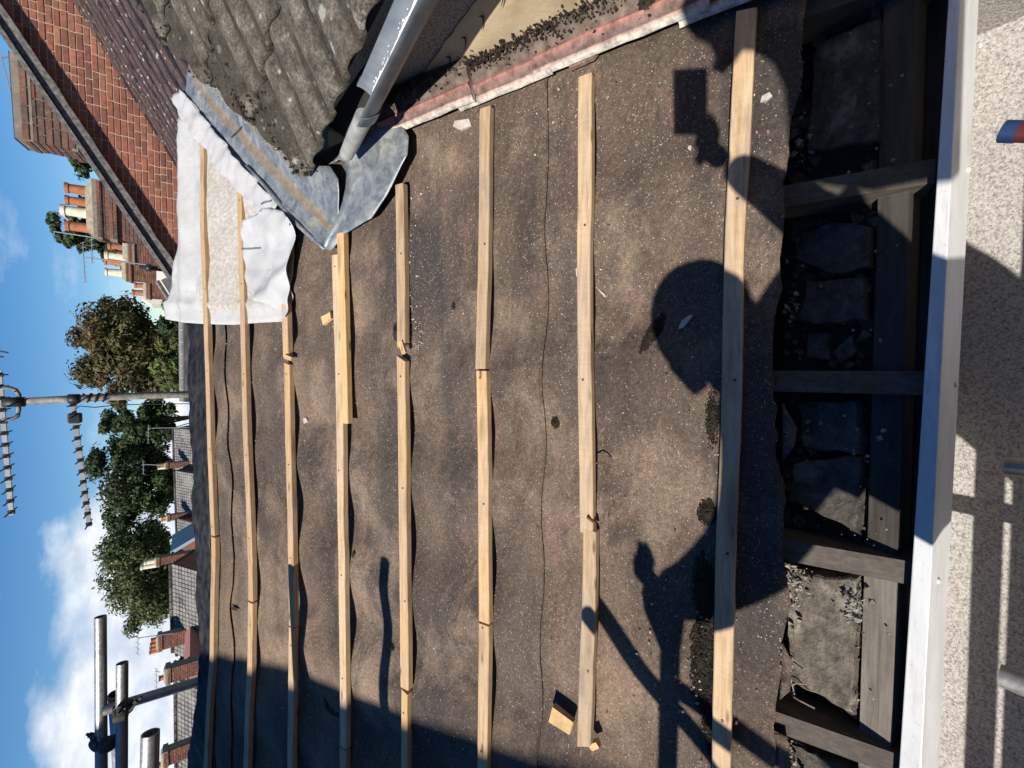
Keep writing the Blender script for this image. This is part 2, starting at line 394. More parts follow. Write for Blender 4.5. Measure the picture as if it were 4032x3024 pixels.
def batten(px, mat=BATTEN, W=0.038, T=0.024, lift=0.0, name='batten', parent=roof, cutl=0.0, cutr=0.0, wob=1.0, label=None):
    """px: pixels along the upper edge of the top face, listed from right to left of the place"""
    c = sorted([rs(x, y, T + lift) for x, y in px])
    x0, x1 = c[0][0], c[-1][0]; n = max(2, int((x1 - x0) / 0.02)); vs = []; fs = []; sd = random.uniform(0, 50)
    ch = 0.0022
    for i in range(n + 1):
        X = x0 + (x1 - x0) * i / n; s = interp(c, X) + wob * (0.0016 * nz(X * 3, sd) + 0.0006 * nz(X * 17, sd))
        w = W * (1 + 0.06 * wob * nz(X * 3, sd, 5) + 0.03 * nz(X * 21, sd, 5)); h0 = lift + wob * 0.003 * nz(X * 2.2, sd, 8)
        sk = 0.0
        prof = [(0, h0), (0, h0 + T - ch), (-ch, h0 + T), (-w + ch, h0 + T), (-w, h0 + T - ch), (-w, h0 + ch), (-w + ch, h0)]
        for k, (ds, h) in enumerate(prof):
            xx = X
            if i == 0: xx += cutl * (ds / W) + (0.004 * nz(ds * 300, h * 300, sd) if cutl else 0)
            if i == n: xx += cutr * (ds / W) + (0.004 * nz(ds * 300, h * 300, sd) if cutr else 0)
            vs.append(rp(xx, s + ds, h))
    m_ = 7
    for i in range(n):
        for k in range(m_):
            k2 = (k + 1) % m_; fs.append((i * m_ + k, i * m_ + k2, (i + 1) * m_ + k2, (i + 1) * m_ + k))
    fs.append(tuple(range(m_))[::-1]); fs.append(tuple(n * m_ + k for k in range(m_)))
    org = vs[0].copy()
    if parent: o = ob(name, mesh(name, [v - org for v in vs], [f[::-1] for f in fs], mat), parent, label=label, loc=org - parent.location)
    else: o = ob(name, mesh(name, [v - org for v in vs], [f[::-1] for f in fs], mat), None, label, 'batten', None, None, org)
    return o
# eight courses of battens, each piece on its own (upper edges as measured)
batten([(431, 292), (432.5, 494), (438, 660), (446, 933), (455, 1155)], BATTEN)
batten([(455.5, 1159), (456, 1207), (453, 1330), (451, 1420), (444, 1530), (438, 1700)], BATTEN)
batten([(511, 405), (513, 494), (517, 640), (524, 933), (531, 1100), (534, 1207), (535, 1296)], BATTEN)
batten([(535, 1300), (534, 1370), (533, 1440), (528, 1550), (523, 1720)], BATTEN)
batten([(606, 560), (608, 690), (611, 772)], BATTEN)
batten([(612, 783), (614, 933), (620, 1100), (622, 1207), (623, 1351)], BATTEN, cutr=0.01)
batten([(623, 1354), (622, 1450), (620, 1720)], BATTEN)
batten([(716, 552), (722, 760), (726, 933), (728, 1100), (731, 1207), (733, 1500), (733, 1610)], BATTEN_G)
batten([(733, 1613), (733, 1760)], BATTEN)
batten([(853, 400), (855, 494), (857, 700), (857, 752)], BATTEN_G, cutl=-0.02)
batten([(856, 768), (858, 933), (862, 1207), (864, 1484)], BATTEN, cutr=0.018)
batten([(866, 1489), (866, 1560), (866, 1760)], BATTEN_N, W=0.031, cutr=0.01)
batten([(1036, 236), (1035, 268), (1034, 440), (1030, 640), (1026, 797)], BATTEN_G)
batten([(1027.5, 801), (1030, 933), (1033, 1207), (1034, 1341)], BATTEN)
batten([(1033, 1346), (1032, 1500), (1031, 1760)], BATTEN)
batten([(1248, 167), (1247, 440), (1245.6, 494), (1246.5, 732), (1249, 933), (1252, 1148)], BATTEN_G, cutl=0.012)
batten([(1260, 1143), (1259, 1207), (1257, 1296), (1251, 1430), (1246, 1612)], BATTEN_G, cutl=-0.015)
batten([(1590, 26), (1579, 230), (1566, 494), (1555.5, 933), (1544.7, 1207), (1536, 1720)], BATTEN_G, W=0.040, cutr=0.008)
NAIL = m_simple('nail_head', [(0.05, 0.04, 0.035), (0.10, 0.08, 0.065)], 40, 0.6, 0)
def nails():
    b0 = B(); b0.lathe((0, 0, 0), (0, 0, 1), [(-0.002, 0.0034), (0.0012, 0.0034)], 8); me = mesh('nail', b0.v, b0.f, NAIL)
    for o in [c for c in roof.children if c.name.startswith('batten')]:
        xs = [v.co.x for v in o.data.vertices]; ox = o.location.x + roof.location.x
        for x in XR:
            u = x - ox
            if min(xs) + 0.01 < u < max(xs) - 0.01:
                vv = [v.co for v in o.data.vertices if abs(v.co.x - u) < 0.03]
                top = max(vv, key=lambda q: q.dot(N)).dot(N); md = sum((q for q in vv), V()) / len(vv)
                n = ob('nail', me, o); n.location = V((u + random.uniform(-0.012, 0.012), 0, 0)) + US * (md.dot(US) + random.uniform(-0.008, 0.008)) + N * top
                n.rotation_euler = (AL, 0, 0)
nails()
# split and splintered batten ends
def splinter(px1, px2, w, mat, lift=0.012, t=0.012, label=None, name='batten_offcut', lift2=None):
    a = V(rs(*px1, lift)); c = V(rs(*px2, lift)); d = (c - a).normalized(); q = V((-d.y, d.x)) * w / 2
    b = B(); l2 = lift if lift2 is None else lift2
    b.hexa([rp(*(a - q), lift), rp(*(c - q * 0.7), l2), rp(*(c + q * 0.8), l2), rp(*(a + q), lift), rp(*(a - q), lift + t), rp(*(c - q * 0.7), l2 + t), rp(*(c + q * 0.8), l2 + t * 0.8), rp(*(a + q), lift + t)])
    return b.top(name, mat, label, 'offcut')
splinter((868, 738), (876, 764), 0.02, BATTEN_N, 0.022, 0.010, 'short orange splinter standing at the split of the fifth batten')
splinter((618, 770), (632, 776), 0.02, BATTEN_N, 0.024, 0.008, 'small split chip on the third batten below the white sheet')
splinter((702, 694), (720, 682), 0.035, BATTEN_N, 0.0, 0.014, 'pale wood chip sticking out above the doubled batten')
splinter((1196, 1534), (1240, 1566), 0.05, BATTEN_N, -0.012, 0.02, 'broken wedge of pale timber under the ragged batten end')
splinter((1284, 1596), (1292, 1610), 0.03, BATTEN_N, -0.012, 0.02, 'dark snapped timber stub below the ragged batten end')
splinter((905, 440), (925, 405), 0.026, BATTEN_N, -0.02, 0.004, 'flat leaf-shaped wood sliver lying near the lead apron')
batten([(727, 505), (728, 533), (732, 720), (737, 914)], BATTEN_N, T=0.024, lift=0.010, name='loose_batten', parent=None,
       label='fresh yellow loose batten laid beside the weathered one below the lead', wob=0.5)

# ridge: glossy black felt strip laid over the top edge
def ridge_strip():
    k = Mat('black_ridge_felt'); f = k.noise(34, 5, 0.6, k.mapv(k.co(), (0.5, 1, 1)))
    mt = k.done(k.ramp(f, [(0.35, (0.007, 0.007, 0.007)), (0.7, (0.03, 0.03, 0.03))]), k.ramp(f, [(0.3, 0.34), (0.7, 0.7)]), k.bump(f, 0.5, 0.01), spec=0.3)
    top = sorted([(rs(x, y)[0], rs(x, y)[1]) for x, y in [(404, 640), (406, 705), (410, 760), (412, 850), (414, 920), (418, 940), (422, 1012), (418, 1081), (425, 1118), (426, 1197), (430, 1263), (431, 1302), (437, 1400), (431, 1480), (422, 1575), (411, 1630), (408, 1740)]])
    nx = 150; rows = 14; vs = []; fs = []
    for j in range(rows + 1):
        t = j / rows
        for i in range(nx + 1):
            X = -2.6 + (0.235 + 2.6) * i / nx; st = interp(top, X) + 0.008 * nz(X * 14, 3); sb = 2.38 + 0.01 * nz(X * 7, 1)
            s = sb + (st - sb) * t; h = felt_h(X, s) + 0.006 + 0.005 * nz(X * 5, s * 9, 6) * t + 0.012 * t * t + 0.006 * nz(X * 19, s * 24, 2)
            vs.append(rp(X, s, h))
    # back over the ridge
    for i in range(nx + 1):
        X = -2.6 + (0.235 + 2.6) * i / nx; q = vs[rows * (nx + 1) + i]; vs.append(q + V((0, 0.10, -0.05)))
    for j in range(rows + 1):
        for i in range(nx):
            a = j * (nx + 1) + i; fs.append((a, a + 1, a + nx + 2, a + nx + 1))
    o = child('ridge_felt', vs, fs, mt, roof, True); thicken(o, 0.003)
    # the slope beyond the ridge
    b = B(); r0 = rp(0, 2.50, -0.02); b.add([(-2.6, r0.y, r0.z), (0.9, r0.y, r0.z), (0.9, r0.y + 2.7, r0.z - 1.15), (-2.6, r0.y + 2.7, r0.z - 1.15)], [(0, 1, 2, 3)])
    b.put('roofing_felt', FELT, roof)
ridge_strip()

def tears():
    for pts in ([(688, 1512), (694, 1520), (700, 1535), (712, 1545), (726, 1552), (722, 1556), (706, 1550), (692, 1534)], [(760, 1190), (764, 1198), (762, 1206), (757, 1200)], [(500, 1308), (512, 1310), (520, 1318), (506, 1316)], [(842, 720), (850, 712), (862, 716), (866, 728), (856, 740), (846, 734)]):
        sheet('felt_tear', pts, 0.01, lambda X, s: felt_h(X, s) + 0.0075, SOOT, roof, False, 0.0)
tears()
# ------------------------------------------------------------------ the open eaves
def eaves():
    for x in XR[1:]:
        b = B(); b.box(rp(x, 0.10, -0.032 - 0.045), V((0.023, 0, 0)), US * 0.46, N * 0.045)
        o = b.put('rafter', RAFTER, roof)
    # wall head: individual bricks and cement lumps between the rafters
    zt = -1.145
    def q(x, y, z): return hit(x, y, V((0, 0, z)), V((0, 0, 1)))
    def slab(px, z, th, mat, name='brick', tilt=0.0, b=None):
        pp = []
        for (x0, y0), (x1, y1) in zip(px, px[1:] + px[:1]):
            m_ = max(2, int(math.hypot(x1 - x0, y1 - y0) / 16))
            for i in range(m_): pp.append((x0 + (x1 - x0) * i / m_ + random.gauss(0, 1.6), y0 + (y1 - y0) * i / m_ + random.gauss(0, 1.6)))
        top = [q(x, y, z) for x, y in pp]; n = len(top)
        top = [t + V((0, 0, tilt * (i % 2))) for i, t in enumerate(top)]
        c = sum(top, V()) / n
        ring = [c + (t - c) * 0.965 + V((0, 0, 0.004)) for t in top]; low = [t - V((0, 0, th)) for t in top]
        vs = low + top + ring; fs = [tuple(range(n))[::-1], tuple(2 * n + i for i in range(n))]
        for i in range(n):
            k = (i + 1) % n; fs += [(i, k, n + k, n + i), (n + i, n + k, 2 * n + k, 2 * n + i)]
        return child(name, vs, fs, mat, roof)
    slab([(1762, 95), (1900, 40), (1898, 305), (1745, 330)], zt, 0.065, WALLHEAD)
    slab([(1722, 560), (1735, 505), (1790, 480), (1880, 488), (1878, 575), (1800, 592)], zt, 0.065, WALLHEAD)
    slab([(1745, 608), (1868, 600), (1866, 690), (1760, 700), (1725, 690)], zt, 0.065, WALLHEAD)
    slab([(1745, 720), (1790, 718), (1792, 778), (1745, 770)], zt - 0.02, 0.05, WALLHEAD)
    slab([(1800, 760), (1838, 725), (1850, 760), (1815, 785)], zt - 0.02, 0.05, WALLHEAD)
    slab([(1728, 868), (1850, 866), (1860, 982), (1735, 968)], zt, 0.065, WALLHEAD)
    slab([(1715, 1000), (1860, 984), (1850, 1145), (1835, 1140), (1705, 1078)], zt + 0.004, 0.065, WALLHEAD)
    slab([(1702, 1235), (1850, 1250), (1848, 1330), (1842, 1540), (1705, 1468)], zt + 0.006, 0.05, WALLHEAD_LIT)
    slab([(1700, 1598), (1850, 1668), (1850, 1800), (1700, 1760)], zt, 0.05, WALLHEAD)
    slab([(1745, -90), (1890, -120), (1890, 10), (1745, 20)], zt, 0.05, WALLHEAD)
    # plate and boards along the wall head
    b = B(); b.cbox((-0.42, 0.302, -1.26), (1.2, 0.352, -1.162)); b.put('wall_plate', BOARD_D, roof); b = B(); b.cbox((-2.6, 0.300, -1.26), (-0.424, 0.354, -1.155)); b.put('wall_plate', BOARD_LIT, roof)  # plate in two tones: its sunlit length is painted paler
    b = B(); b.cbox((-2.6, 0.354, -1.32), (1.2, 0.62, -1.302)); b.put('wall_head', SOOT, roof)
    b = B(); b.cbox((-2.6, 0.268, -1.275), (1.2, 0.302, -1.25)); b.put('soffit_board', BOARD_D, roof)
    # crumbs of mortar on the wall head
    b = B()
    for i in range(260):
        x = random.uniform(-1.25, 0.75); y = random.choice((random.gauss(0.49, 0.02), random.gauss(0.36, 0.02), random.uniform(0.3, 0.52)))
        if y > 0.53 or y < 0.29 or any(abs(x - xr) < 0.035 for xr in XR): continue
        r = 0.0012 + 0.006 * random.random() ** 3; z = zt + 0.004 if y < 0.5 else zt + 0.012
        lump(b, (x, y, z), r)
    for (px, py, n, sp) in ((1715, 1260, 150, 0.03), (1698, 1430, 90, 0.02), (1690, 1620, 150, 0.035), (1850, 1300, 90, 0.02), (1700, 1500, 25, 0.02), (1712, 660, 26, 0.02), (1735, 330, 24, 0.02), (1760, 930, 10, 0.02)):
        c = q(px, py, zt + 0.01)
        for i in range(n): lump(b, c + V((random.gauss(0, sp), random.gauss(0, sp * 0.6), random.uniform(0, 0.012))), 0.0015 + 0.009 * random.random() ** 3)
    b.put('mortar_crumbs', MORTAR, roof, kind='stuff')
    b = B()
    for i in range(520):
        x = random.uniform(-1.3, 0.8); y = random.choice((random.gauss(0.50, 0.018), random.gauss(0.372, 0.012), random.uniform(0.36, 0.52)))
        if any(abs(x - xr) < 0.03 for xr in XR) or not 0.355 < y < 0.53: continue
        lump(b, (x, y, -1.185 + random.uniform(0, 0.02)), 0.006 + 0.020 * random.random() ** 2)
    b.put('rubble', WALLHEAD, roof, kind='stuff')
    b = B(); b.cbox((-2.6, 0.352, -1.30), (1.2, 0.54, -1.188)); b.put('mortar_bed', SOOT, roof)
    # torn felt flaps along the edge
    for pts in ([(1672, 1590), (1700, 1600), (1712, 1690), (1668, 1690)], [(1690, 870), (1722, 925), (1716, 965), (1690, 1000)], [(1690, 1395), (1712, 1440), (1706, 1500), (1684, 1520)]):
        sheet('felt_flap', pts, 0.012, lambda X, s: -0.012 + 0.006 * nz(X * 20, s * 20), FELT, roof, True, 0.003)
def lump(b, c, r, col=None, flat=0.7):
    ax = [V((random.gauss(0, 1), random.gauss(0, 1), random.gauss(0, 1))).normalized() for _ in range(2)]
    a = ax[0]; bb = a.cross(ax[1]).normalized(); cc = a.cross(bb); c = V(c)
    k = [random.uniform(0.6, 1.25) * r for _ in range(6)]
    b.add([c + a * k[0], c - a * k[1], c + bb * k[2], c - bb * k[3], c + cc * k[4] * flat, c - cc * k[5] * flat],
          [(0, 2, 4), (2, 1, 4), (1, 3, 4), (3, 0, 4), (2, 0, 5), (1, 2, 5), (3, 1, 5), (0, 3, 5)], col)
eaves()
def fascia():
    f = thing('fascia_board', 'white fascia board along the open eaves below the rafters', 'fascia', (0, 0.24, -1.25))
    def yf(x): return 0.2365 - 0.0119 * x
    def yb(x): return 0.2603 - 0.0231 * x
    b = B(); xa, xb = -2.6, 1.4; zt, zb = -1.12, -1.246
    b.hexa([(xa, yf(xa), zb), (xb, yf(xb), zb), (xb, yb(xb), zb), (xa, yb(xa), zb), (xa, yf(xa), zt), (xb, yf(xb), zt), (xb, yb(xb), zt), (xa, yb(xa), zt)])
    o = b.put('board', FASCIA, f)
    md = o.modifiers.new('bev', 'BEVEL'); md.width = 0.002; md.segments = 2
    for px, py in ((2099, 106), (2079, 370), (2058, 830), (2028, 1255)):
        d = ray(px, py); t = 0.24 / d.y; c = d * t; c.y = yf(c.x)
        b = B(); b.lathe(c + V((0, 0.001, 0)), (0, -1, 0), [(0, 0.006), (0.003, 0.006), (0.005, 0.003)], 10); b.put('screw_cap', FASCIA, f, True)
fascia()
# house wall under the eaves
def low_wall():
    t = thing('house_wall', 'rendered rear wall under the open eaves', 'wall', (0, 0.45, -6.3))
    b = B(); b.cbox((-2.6, 0.40, -6.3), (0.855, 0.62, -1.325)); b.put('render', m_simple('render_grey', [(0.34, 0.31, 0.27), (0.46, 0.43, 0.38)], 5, 0.9, 0.6), t)
low_wall()

# ================================================================== right-hand side: wall, fillet tiles, gutter, mossy roof, lead, membrane
RENDER = None
def m_cream():
    k = Mat('cream_render'); p = k.co(); f = k.noise(5, 5, 0.6, k.mapv(p, (1, 1, 2.2)))
    col = k.ramp(f, [(0.3, (0.30, 0.225, 0.13)), (0.5, (0.44, 0.355, 0.225)), (0.72, (0.55, 0.46, 0.30))])
    col = k.mix(k.ramp(k.noise(16, 5, 0.7, p), [(0.6, 0.0), (0.8, 0.55)]), col, (0.24, 0.20, 0.15))
    return k.done(col, 0.9, k.bump(k.noise(70, 4, 0.6, p), 0.35, 0.004), spec=0.2)
def m_lead():
    k = Mat('lead_sheet'); p = k.co(); f = k.noise(11, 7, 0.7, p, 0.8)
    col = k.ramp(f, [(0.30, (0.10, 0.12, 0.145)), (0.46, (0.19, 0.215, 0.235)), (0.58, (0.29, 0.31, 0.32)), (0.75, (0.44, 0.45, 0.44))])
    col = k.mix(k.ramp(k.noise(38, 6, 0.75, p), [(0.5, 0.0), (0.68, 0.6)]), col, (0.42, 0.42, 0.38))
    yl = k.noise(6.5, 3, 0.5, k.mapv(p, (1, 1, 1), (0, 0, 0), (4, 2, 0))); col = k.mix(k.ramp(yl, [(0.60, 0.0), (0.74, 0.4)]), col, (0.44, 0.41, 0.17))
    col = k.mix(k.ramp(k.noise(70, 4, 0.7, p), [(0.62, 0.0), (0.7, 0.6)]), col, (0.07, 0.075, 0.08))
    st = k.sep(k.attr('col'))[0]; edge = k.math('ADD', st, k.math('MULTIPLY_ADD', k.noise(22, 5, 0.7, p), 0.9, -0.45))
    col = k.mix(k.ramp(edge, [(0.34, 0.0), (0.66, 0.85)]), col, k.ramp(k.noise(50, 4, 0.7, p), [(0.3, (0.25, 0.18, 0.115)), (0.7, (0.42, 0.33, 0.23))]))
    b = k.bump(k.noise(7, 4, 0.5, p, 0.5), 0.5, 0.02); b = k.bump(f, 0.35, 0.005, b)
    return k.done(col, k.ramp(f, [(0.3, 0.42), (0.7, 0.68)]), b, metal=0.4, spec=0.5)
CREAM = m_cream(); LEAD = m_lead()
PEBBLE = m_simple('pebbledash', [(0.14, 0.13, 0.12), (0.34, 0.32, 0.29), (0.5, 0.47, 0.43)], 130, 0.95, 1.0, 150, bdist=0.01)
MOSS = m_simple('moss', [(0.014, 0.011, 0.008), (0.034, 0.026, 0.017), (0.062, 0.05, 0.03)], 60, 1.0, 1.0, 180, bdist=0.01)
def m_redtile():
    k = Mat('red_clay'); p = k.co(); f = k.noise(7, 5, 0.6, k.mapv(p, (3, 0.7, 1)))
    col = k.ramp(f, [(0.3, (0.17, 0.10, 0.08)), (0.5, (0.31, 0.15, 0.12)), (0.72, (0.44, 0.24, 0.20))])
    col = k.mix(k.ramp(k.noise(22, 5, 0.7, k.mapv(p, (2, 0.6, 1))), [(0.40, 0.0), (0.56, 0.9)]), col, (0.135, 0.11, 0.09))
    col = k.mix(k.ramp(k.noise(40, 4, 0.7, p), [(0.52, 0.0), (0.66, 0.6)]), col, (0.40, 0.36, 0.31))
    return k.done(col, 0.85, k.bump(f, 0.4, 0.003), spec=0.3)
REDTILE = m_redtile()
def m_mossytile():
    k = Mat('mossy_concrete_tile'); p = k.co(); rn = k.rnd()
    f = k.noise(18, 6, 0.7, p); col = k.ramp(f, [(0.3, (0.08, 0.07, 0.056)), (0.5, (0.175, 0.152, 0.12)), (0.7, (0.30, 0.27, 0.22))])
    g = k.noise(110, 4, 0.75, p); col = k.mix(0.8, col, k.ramp(g, [(0.3, 0.3), (0.5, 0.95), (0.7, 1.9)]), 'MULTIPLY')
    # lichen rings and blots
    vd = k.voro(13, p); vc = k.sep(k.voro(13, p, out='Color')); wob = k.math('ADD', vd, k.math('MULTIPLY_ADD', k.noise(90, 3), 0.30, -0.15))
    ring = k.ramp(wob, [(0.0, 0.75), (0.10, 0.3), (0.17, 1.0), (0.26, 0.9), (0.32, 0.0)])
    col = k.mix(k.math('MULTIPLY', ring, k.math('LESS_THAN', vc[0], 0.26)), col, (0.50, 0.49, 0.43))
    vd = k.voro(34, p); vc = k.sep(k.voro(34, p, out='Color'))
    col = k.mix(k.math('MULTIPLY', k.ramp(vd, [(0.18, 1.0), (0.28, 0.0)]), k.math('LESS_THAN', vc[0], 0.14)), col, (0.55, 0.54, 0.47))
    mo = k.noise(7, 5, 0.65, p); col = k.mix(k.ramp(mo, [(0.60, 0.0), (0.70, 0.7)]), col, (0.05, 0.044, 0.03))
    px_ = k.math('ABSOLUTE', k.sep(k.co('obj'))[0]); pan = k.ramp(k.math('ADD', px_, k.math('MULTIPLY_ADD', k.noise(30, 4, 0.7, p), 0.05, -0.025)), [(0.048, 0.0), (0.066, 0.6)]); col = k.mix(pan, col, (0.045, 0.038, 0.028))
    h = k.math('ADD', g, mo)
    return k.done(col, 0.95, k.bump(h, 1.0, 0.02), spec=0.15)
MOSSTILE = m_mossytile()

# rendered wall of the taller house
def side_wall():
    t = thing('side_wall', 'cream rendered wall rising beside the stripped roof under the gutter', 'wall', (0.9, 0.5, -6.3))
    b = B(); b.cbox((0.908, -1.6, -6.3), (1.3, 1.86, -0.40)); b.put('pebbledash', PEBBLE, t)
    # smooth cream band: uneven sheet standing proud of the pebbledash
    vs, fs = [], []; ny, nzz = 90, 14
    for j in range(nzz + 1):
        for i in range(ny + 1):
            y = -1.6 + 3.46 * i / ny; zt = -0.585 + 0.012 * nz(y * 5) + 0.006 * nz(y * 21); zb = -1.3
            z = zt + (zb - zt) * j / nzz; x = 0.892 + 0.006 * nz(y * 3, z * 6) + (0.012 if j == 0 else 0)
            vs.append((x, y, z))
    for j in range(nzz):
        for i in range(ny): a = j * (ny + 1) + i; fs.append((a, a + 1, a + ny + 2, a + ny + 1))
    child('render_band', vs, [f[::-1] for f in fs], CREAM, t, True)
    # curved dark marks along the band
    for i in range(8):
        y = 0.74 + i * 0.092; b = B(); pts = []
        for k_ in range(7):
            u = k_ / 6; pts.append((0.886 + 0.004 * math.sin(u * 3.1), y + 0.035 * u - 0.016 * math.sin(u * math.pi), -0.60 - 0.03 * u))
        b.tube(pts, [0.0005, 0.0018, 0.0025, 0.0025, 0.002, 0.0014, 0.0004], 6); b.put('curved_mark', SOOT, t)
side_wall()

TILEATTR = m_attr('worn_clay_tile', 0.85, 34, 1.0, 0.7, 0.006)
def fillet_tiles():
    """red clay tiles laid as a fillet along the foot of the wall"""
    t = thing('tile_fillet', 'row of worn red clay tiles along the foot of the cream wall', 'tile fillet', tuple(rp(0.82, 0.3)))
    segs = [(-0.72, -0.30, 0.0, 0), (-0.34, 0.10, 0.0, 0.004), (0.03, 0.47, 0.012, 0.006), (0.42, 0.74, 0.0, 0.002), (0.67, 1.06, 0.014, 0.0)]
    for n_, (sa, sb, lift, xo) in enumerate(segs):
        # cross-section from the wall outwards (dx towards the open roof, height)
        prof = [(0.082, 0.060), (0.036, 0.055), (0.024, 0.050), (0.014, 0.046), (0.006, 0.049), (-0.004, 0.044), (-0.014, 0.034), (-0.020, 0.036), (-0.028, 0.030), (-0.031, 0.018), (-0.02, 0.016), (0.082, 0.03)]
        vs, fs, cl = [], [], []; ns = 9; m_ = len(prof); pc = [(.10, .085, .065), (.12, .095, .075), (.13, .10, .08), (.15, .10, .08), (.29, .135, .11), (.20, .12, .10), (.14, .10, .085), (.36, .24, .20), (.50, .46, .39), (.46, .42, .36), (.3, .27, .22), (.1, .08, .07)]
        for i in range(ns + 1):
            u = i / ns; s = sa + (sb - sa) * u
            for kk, (dx, h) in enumerate(prof):
                e = 0.0; cl.append(pc[min(kk, len(pc) - 1)])
                if i in (0, ns): e = 0.006 * nz(dx * 90, n_ * 3.3)
                vs.append(rp(0.815 + dx + xo + 0.0025 * nz(s * 14, n_, dx * 30), s + e, h + lift + 0.010 * (1 - u) + 0.0015 * nz(s * 20, dx * 60)))
        for i in range(ns):
            for k in range(m_):
                k2 = (k + 1) % m_; fs.append((i * m_ + k, (i + 1) * m_ + k, (i + 1) * m_ + k2, i * m_ + k2))
        fs.append(tuple(range(m_))); fs.append(tuple(ns * m_ + k for k in range(m_))[::-1])
        o = child('tile', vs, fs, TILEATTR, t, False, cl); auto_smooth(o, 40)
    # broken lower plate under the step
    sheet('broken_tile', [(1238, 160), (1290, 138), (1302, 118), (1285, 112), (1240, 128)], 0.012, lambda X, s: 0.026 + 0.004 * nz(X * 40, s * 30), REDTILE, t, False, 0.012)
    # moss in the angle
    b = B()
    for i in range(3200):
        s = random.uniform(-0.7, 1.0); 
        if nz(s * 4.5, 7) < -0.18: continue
        lump(b, rp(0.888 - abs(random.gauss(0, 0.020)), s, 0.056 + abs(random.gauss(0, 0.016 + 0.014 * max(0, nz(s * 4, 2))))), random.uniform(0.0025, 0.0065))
    for i in range(420):
        a = V(rs(1396, 28, 0.07)); u, v = random.gauss(0, 0.012), random.gauss(0, 0.018)
        lump(b, rp(0.845 + u, a.y + v, 0.058 + 0.02 * math.exp(-(u * u + v * v) / 0.0004)), random.uniform(0.003, 0.006))
    b.put('moss', MOSS, t, kind='stuff')
fillet_tiles()

# ---------------------------------------------------------------- gutter of the taller house
def gutter():
    t = thing('eaves_gutter', 'grey half-round gutter along the eaves of the mossy roof', 'gutter', (0.85, 1.0, -0.5))
    k = Mat('grey_gutter'); f = k.noise(22, 5, 0.6); 
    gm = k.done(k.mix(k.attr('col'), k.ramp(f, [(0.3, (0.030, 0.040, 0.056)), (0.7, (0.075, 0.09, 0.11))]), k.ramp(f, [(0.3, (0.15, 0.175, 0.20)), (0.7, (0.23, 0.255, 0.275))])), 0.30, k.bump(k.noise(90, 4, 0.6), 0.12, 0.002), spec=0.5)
    A = V((0.744, 0.886, -0.384)); Bp = V((0.721, 1.358, -0.406)); d = (A - Bp).normalized(); A2 = A + d * 2.6
    R0 = 0.057
    def trough(p, q, r, r2, name):
        ax = (q - p).normalized(); side = V((1, 0, 0)); side = (side - ax * side.dot(ax)).normalized(); up = ax.cross(side); up = up if up.z > 0 else -up
        vs, fs = [], []; nn = 18; L = 16
        ring = [(-math.cos(a_ * math.pi / nn) * r, -math.sin(a_ * math.pi / nn) * r) for a_ in range(nn + 1)] + [(math.cos(a_ * math.pi / nn) * r2, -math.sin(a_ * math.pi / nn) * r2) for a_ in range(nn + 1)]
        ring[0] = (-r, 0.003)
        m_ = len(ring)
        for i in range(L + 1):
            c = p + (q - p) * i / L + side * R0
            vs += [c + side * x + up * z for x, z in ring]
        for i in range(L):
            for j in range(m_): j2 = (j + 1) % m_; fs.append((i * m_ + j, i * m_ + j2, (i + 1) * m_ + j2, (i + 1) * m_ + j))
        fs.append(tuple(range(m_))); fs.append(tuple(L * m_ + j for j in range(m_))[::-1])
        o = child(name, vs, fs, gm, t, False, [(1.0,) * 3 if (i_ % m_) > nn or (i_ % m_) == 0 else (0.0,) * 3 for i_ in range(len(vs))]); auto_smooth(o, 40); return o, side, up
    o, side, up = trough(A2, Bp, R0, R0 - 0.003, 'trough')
    # union bracket
    trough(Bp + d * 0.012, Bp - d * 0.03, R0 + 0.006, R0 + 0.0005, 'union_bracket')
    # narrower spout that tips the water on to the lead
    C2 = Bp - d * 0.03; D2 = V((0.705, 1.63, -0.4215))
    b = B(); cc = side * 0.030 - up * 0.020
    b.tube([C2 + cc, (C2 + D2) / 2 + cc, D2 + cc], [0.026, 0.025, 0.023], 18); o = b.put('spout', m_simple('spout_grey', [(0.2, 0.2, 0.19), (0.36, 0.36, 0.34)], 20, 0.6, 0.3), t); auto_smooth(o, 50)
    # ragged white strip inside the gutter: sunlight put into the colour
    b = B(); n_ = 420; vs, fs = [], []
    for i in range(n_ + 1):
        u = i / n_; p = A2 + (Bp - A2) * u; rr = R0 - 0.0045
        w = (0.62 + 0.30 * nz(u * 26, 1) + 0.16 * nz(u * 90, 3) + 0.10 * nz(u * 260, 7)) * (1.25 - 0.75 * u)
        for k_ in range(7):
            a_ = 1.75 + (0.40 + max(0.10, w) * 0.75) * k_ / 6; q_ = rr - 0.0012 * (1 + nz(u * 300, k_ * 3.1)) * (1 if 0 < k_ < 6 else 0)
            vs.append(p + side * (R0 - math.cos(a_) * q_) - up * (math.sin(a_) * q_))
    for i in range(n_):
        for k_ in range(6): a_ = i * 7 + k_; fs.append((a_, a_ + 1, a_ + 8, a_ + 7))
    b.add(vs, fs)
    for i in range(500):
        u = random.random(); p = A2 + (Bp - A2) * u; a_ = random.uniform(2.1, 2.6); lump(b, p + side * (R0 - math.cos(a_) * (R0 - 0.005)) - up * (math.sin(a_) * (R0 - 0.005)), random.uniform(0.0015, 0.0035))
    b.put('sunlit_strip', m_simple('sunlit_white', [(0.72, 0.75, 0.74), (0.84, 0.86, 0.84)], 60, 0.9, 0.6, 200), t, kind='stuff')
gutter()

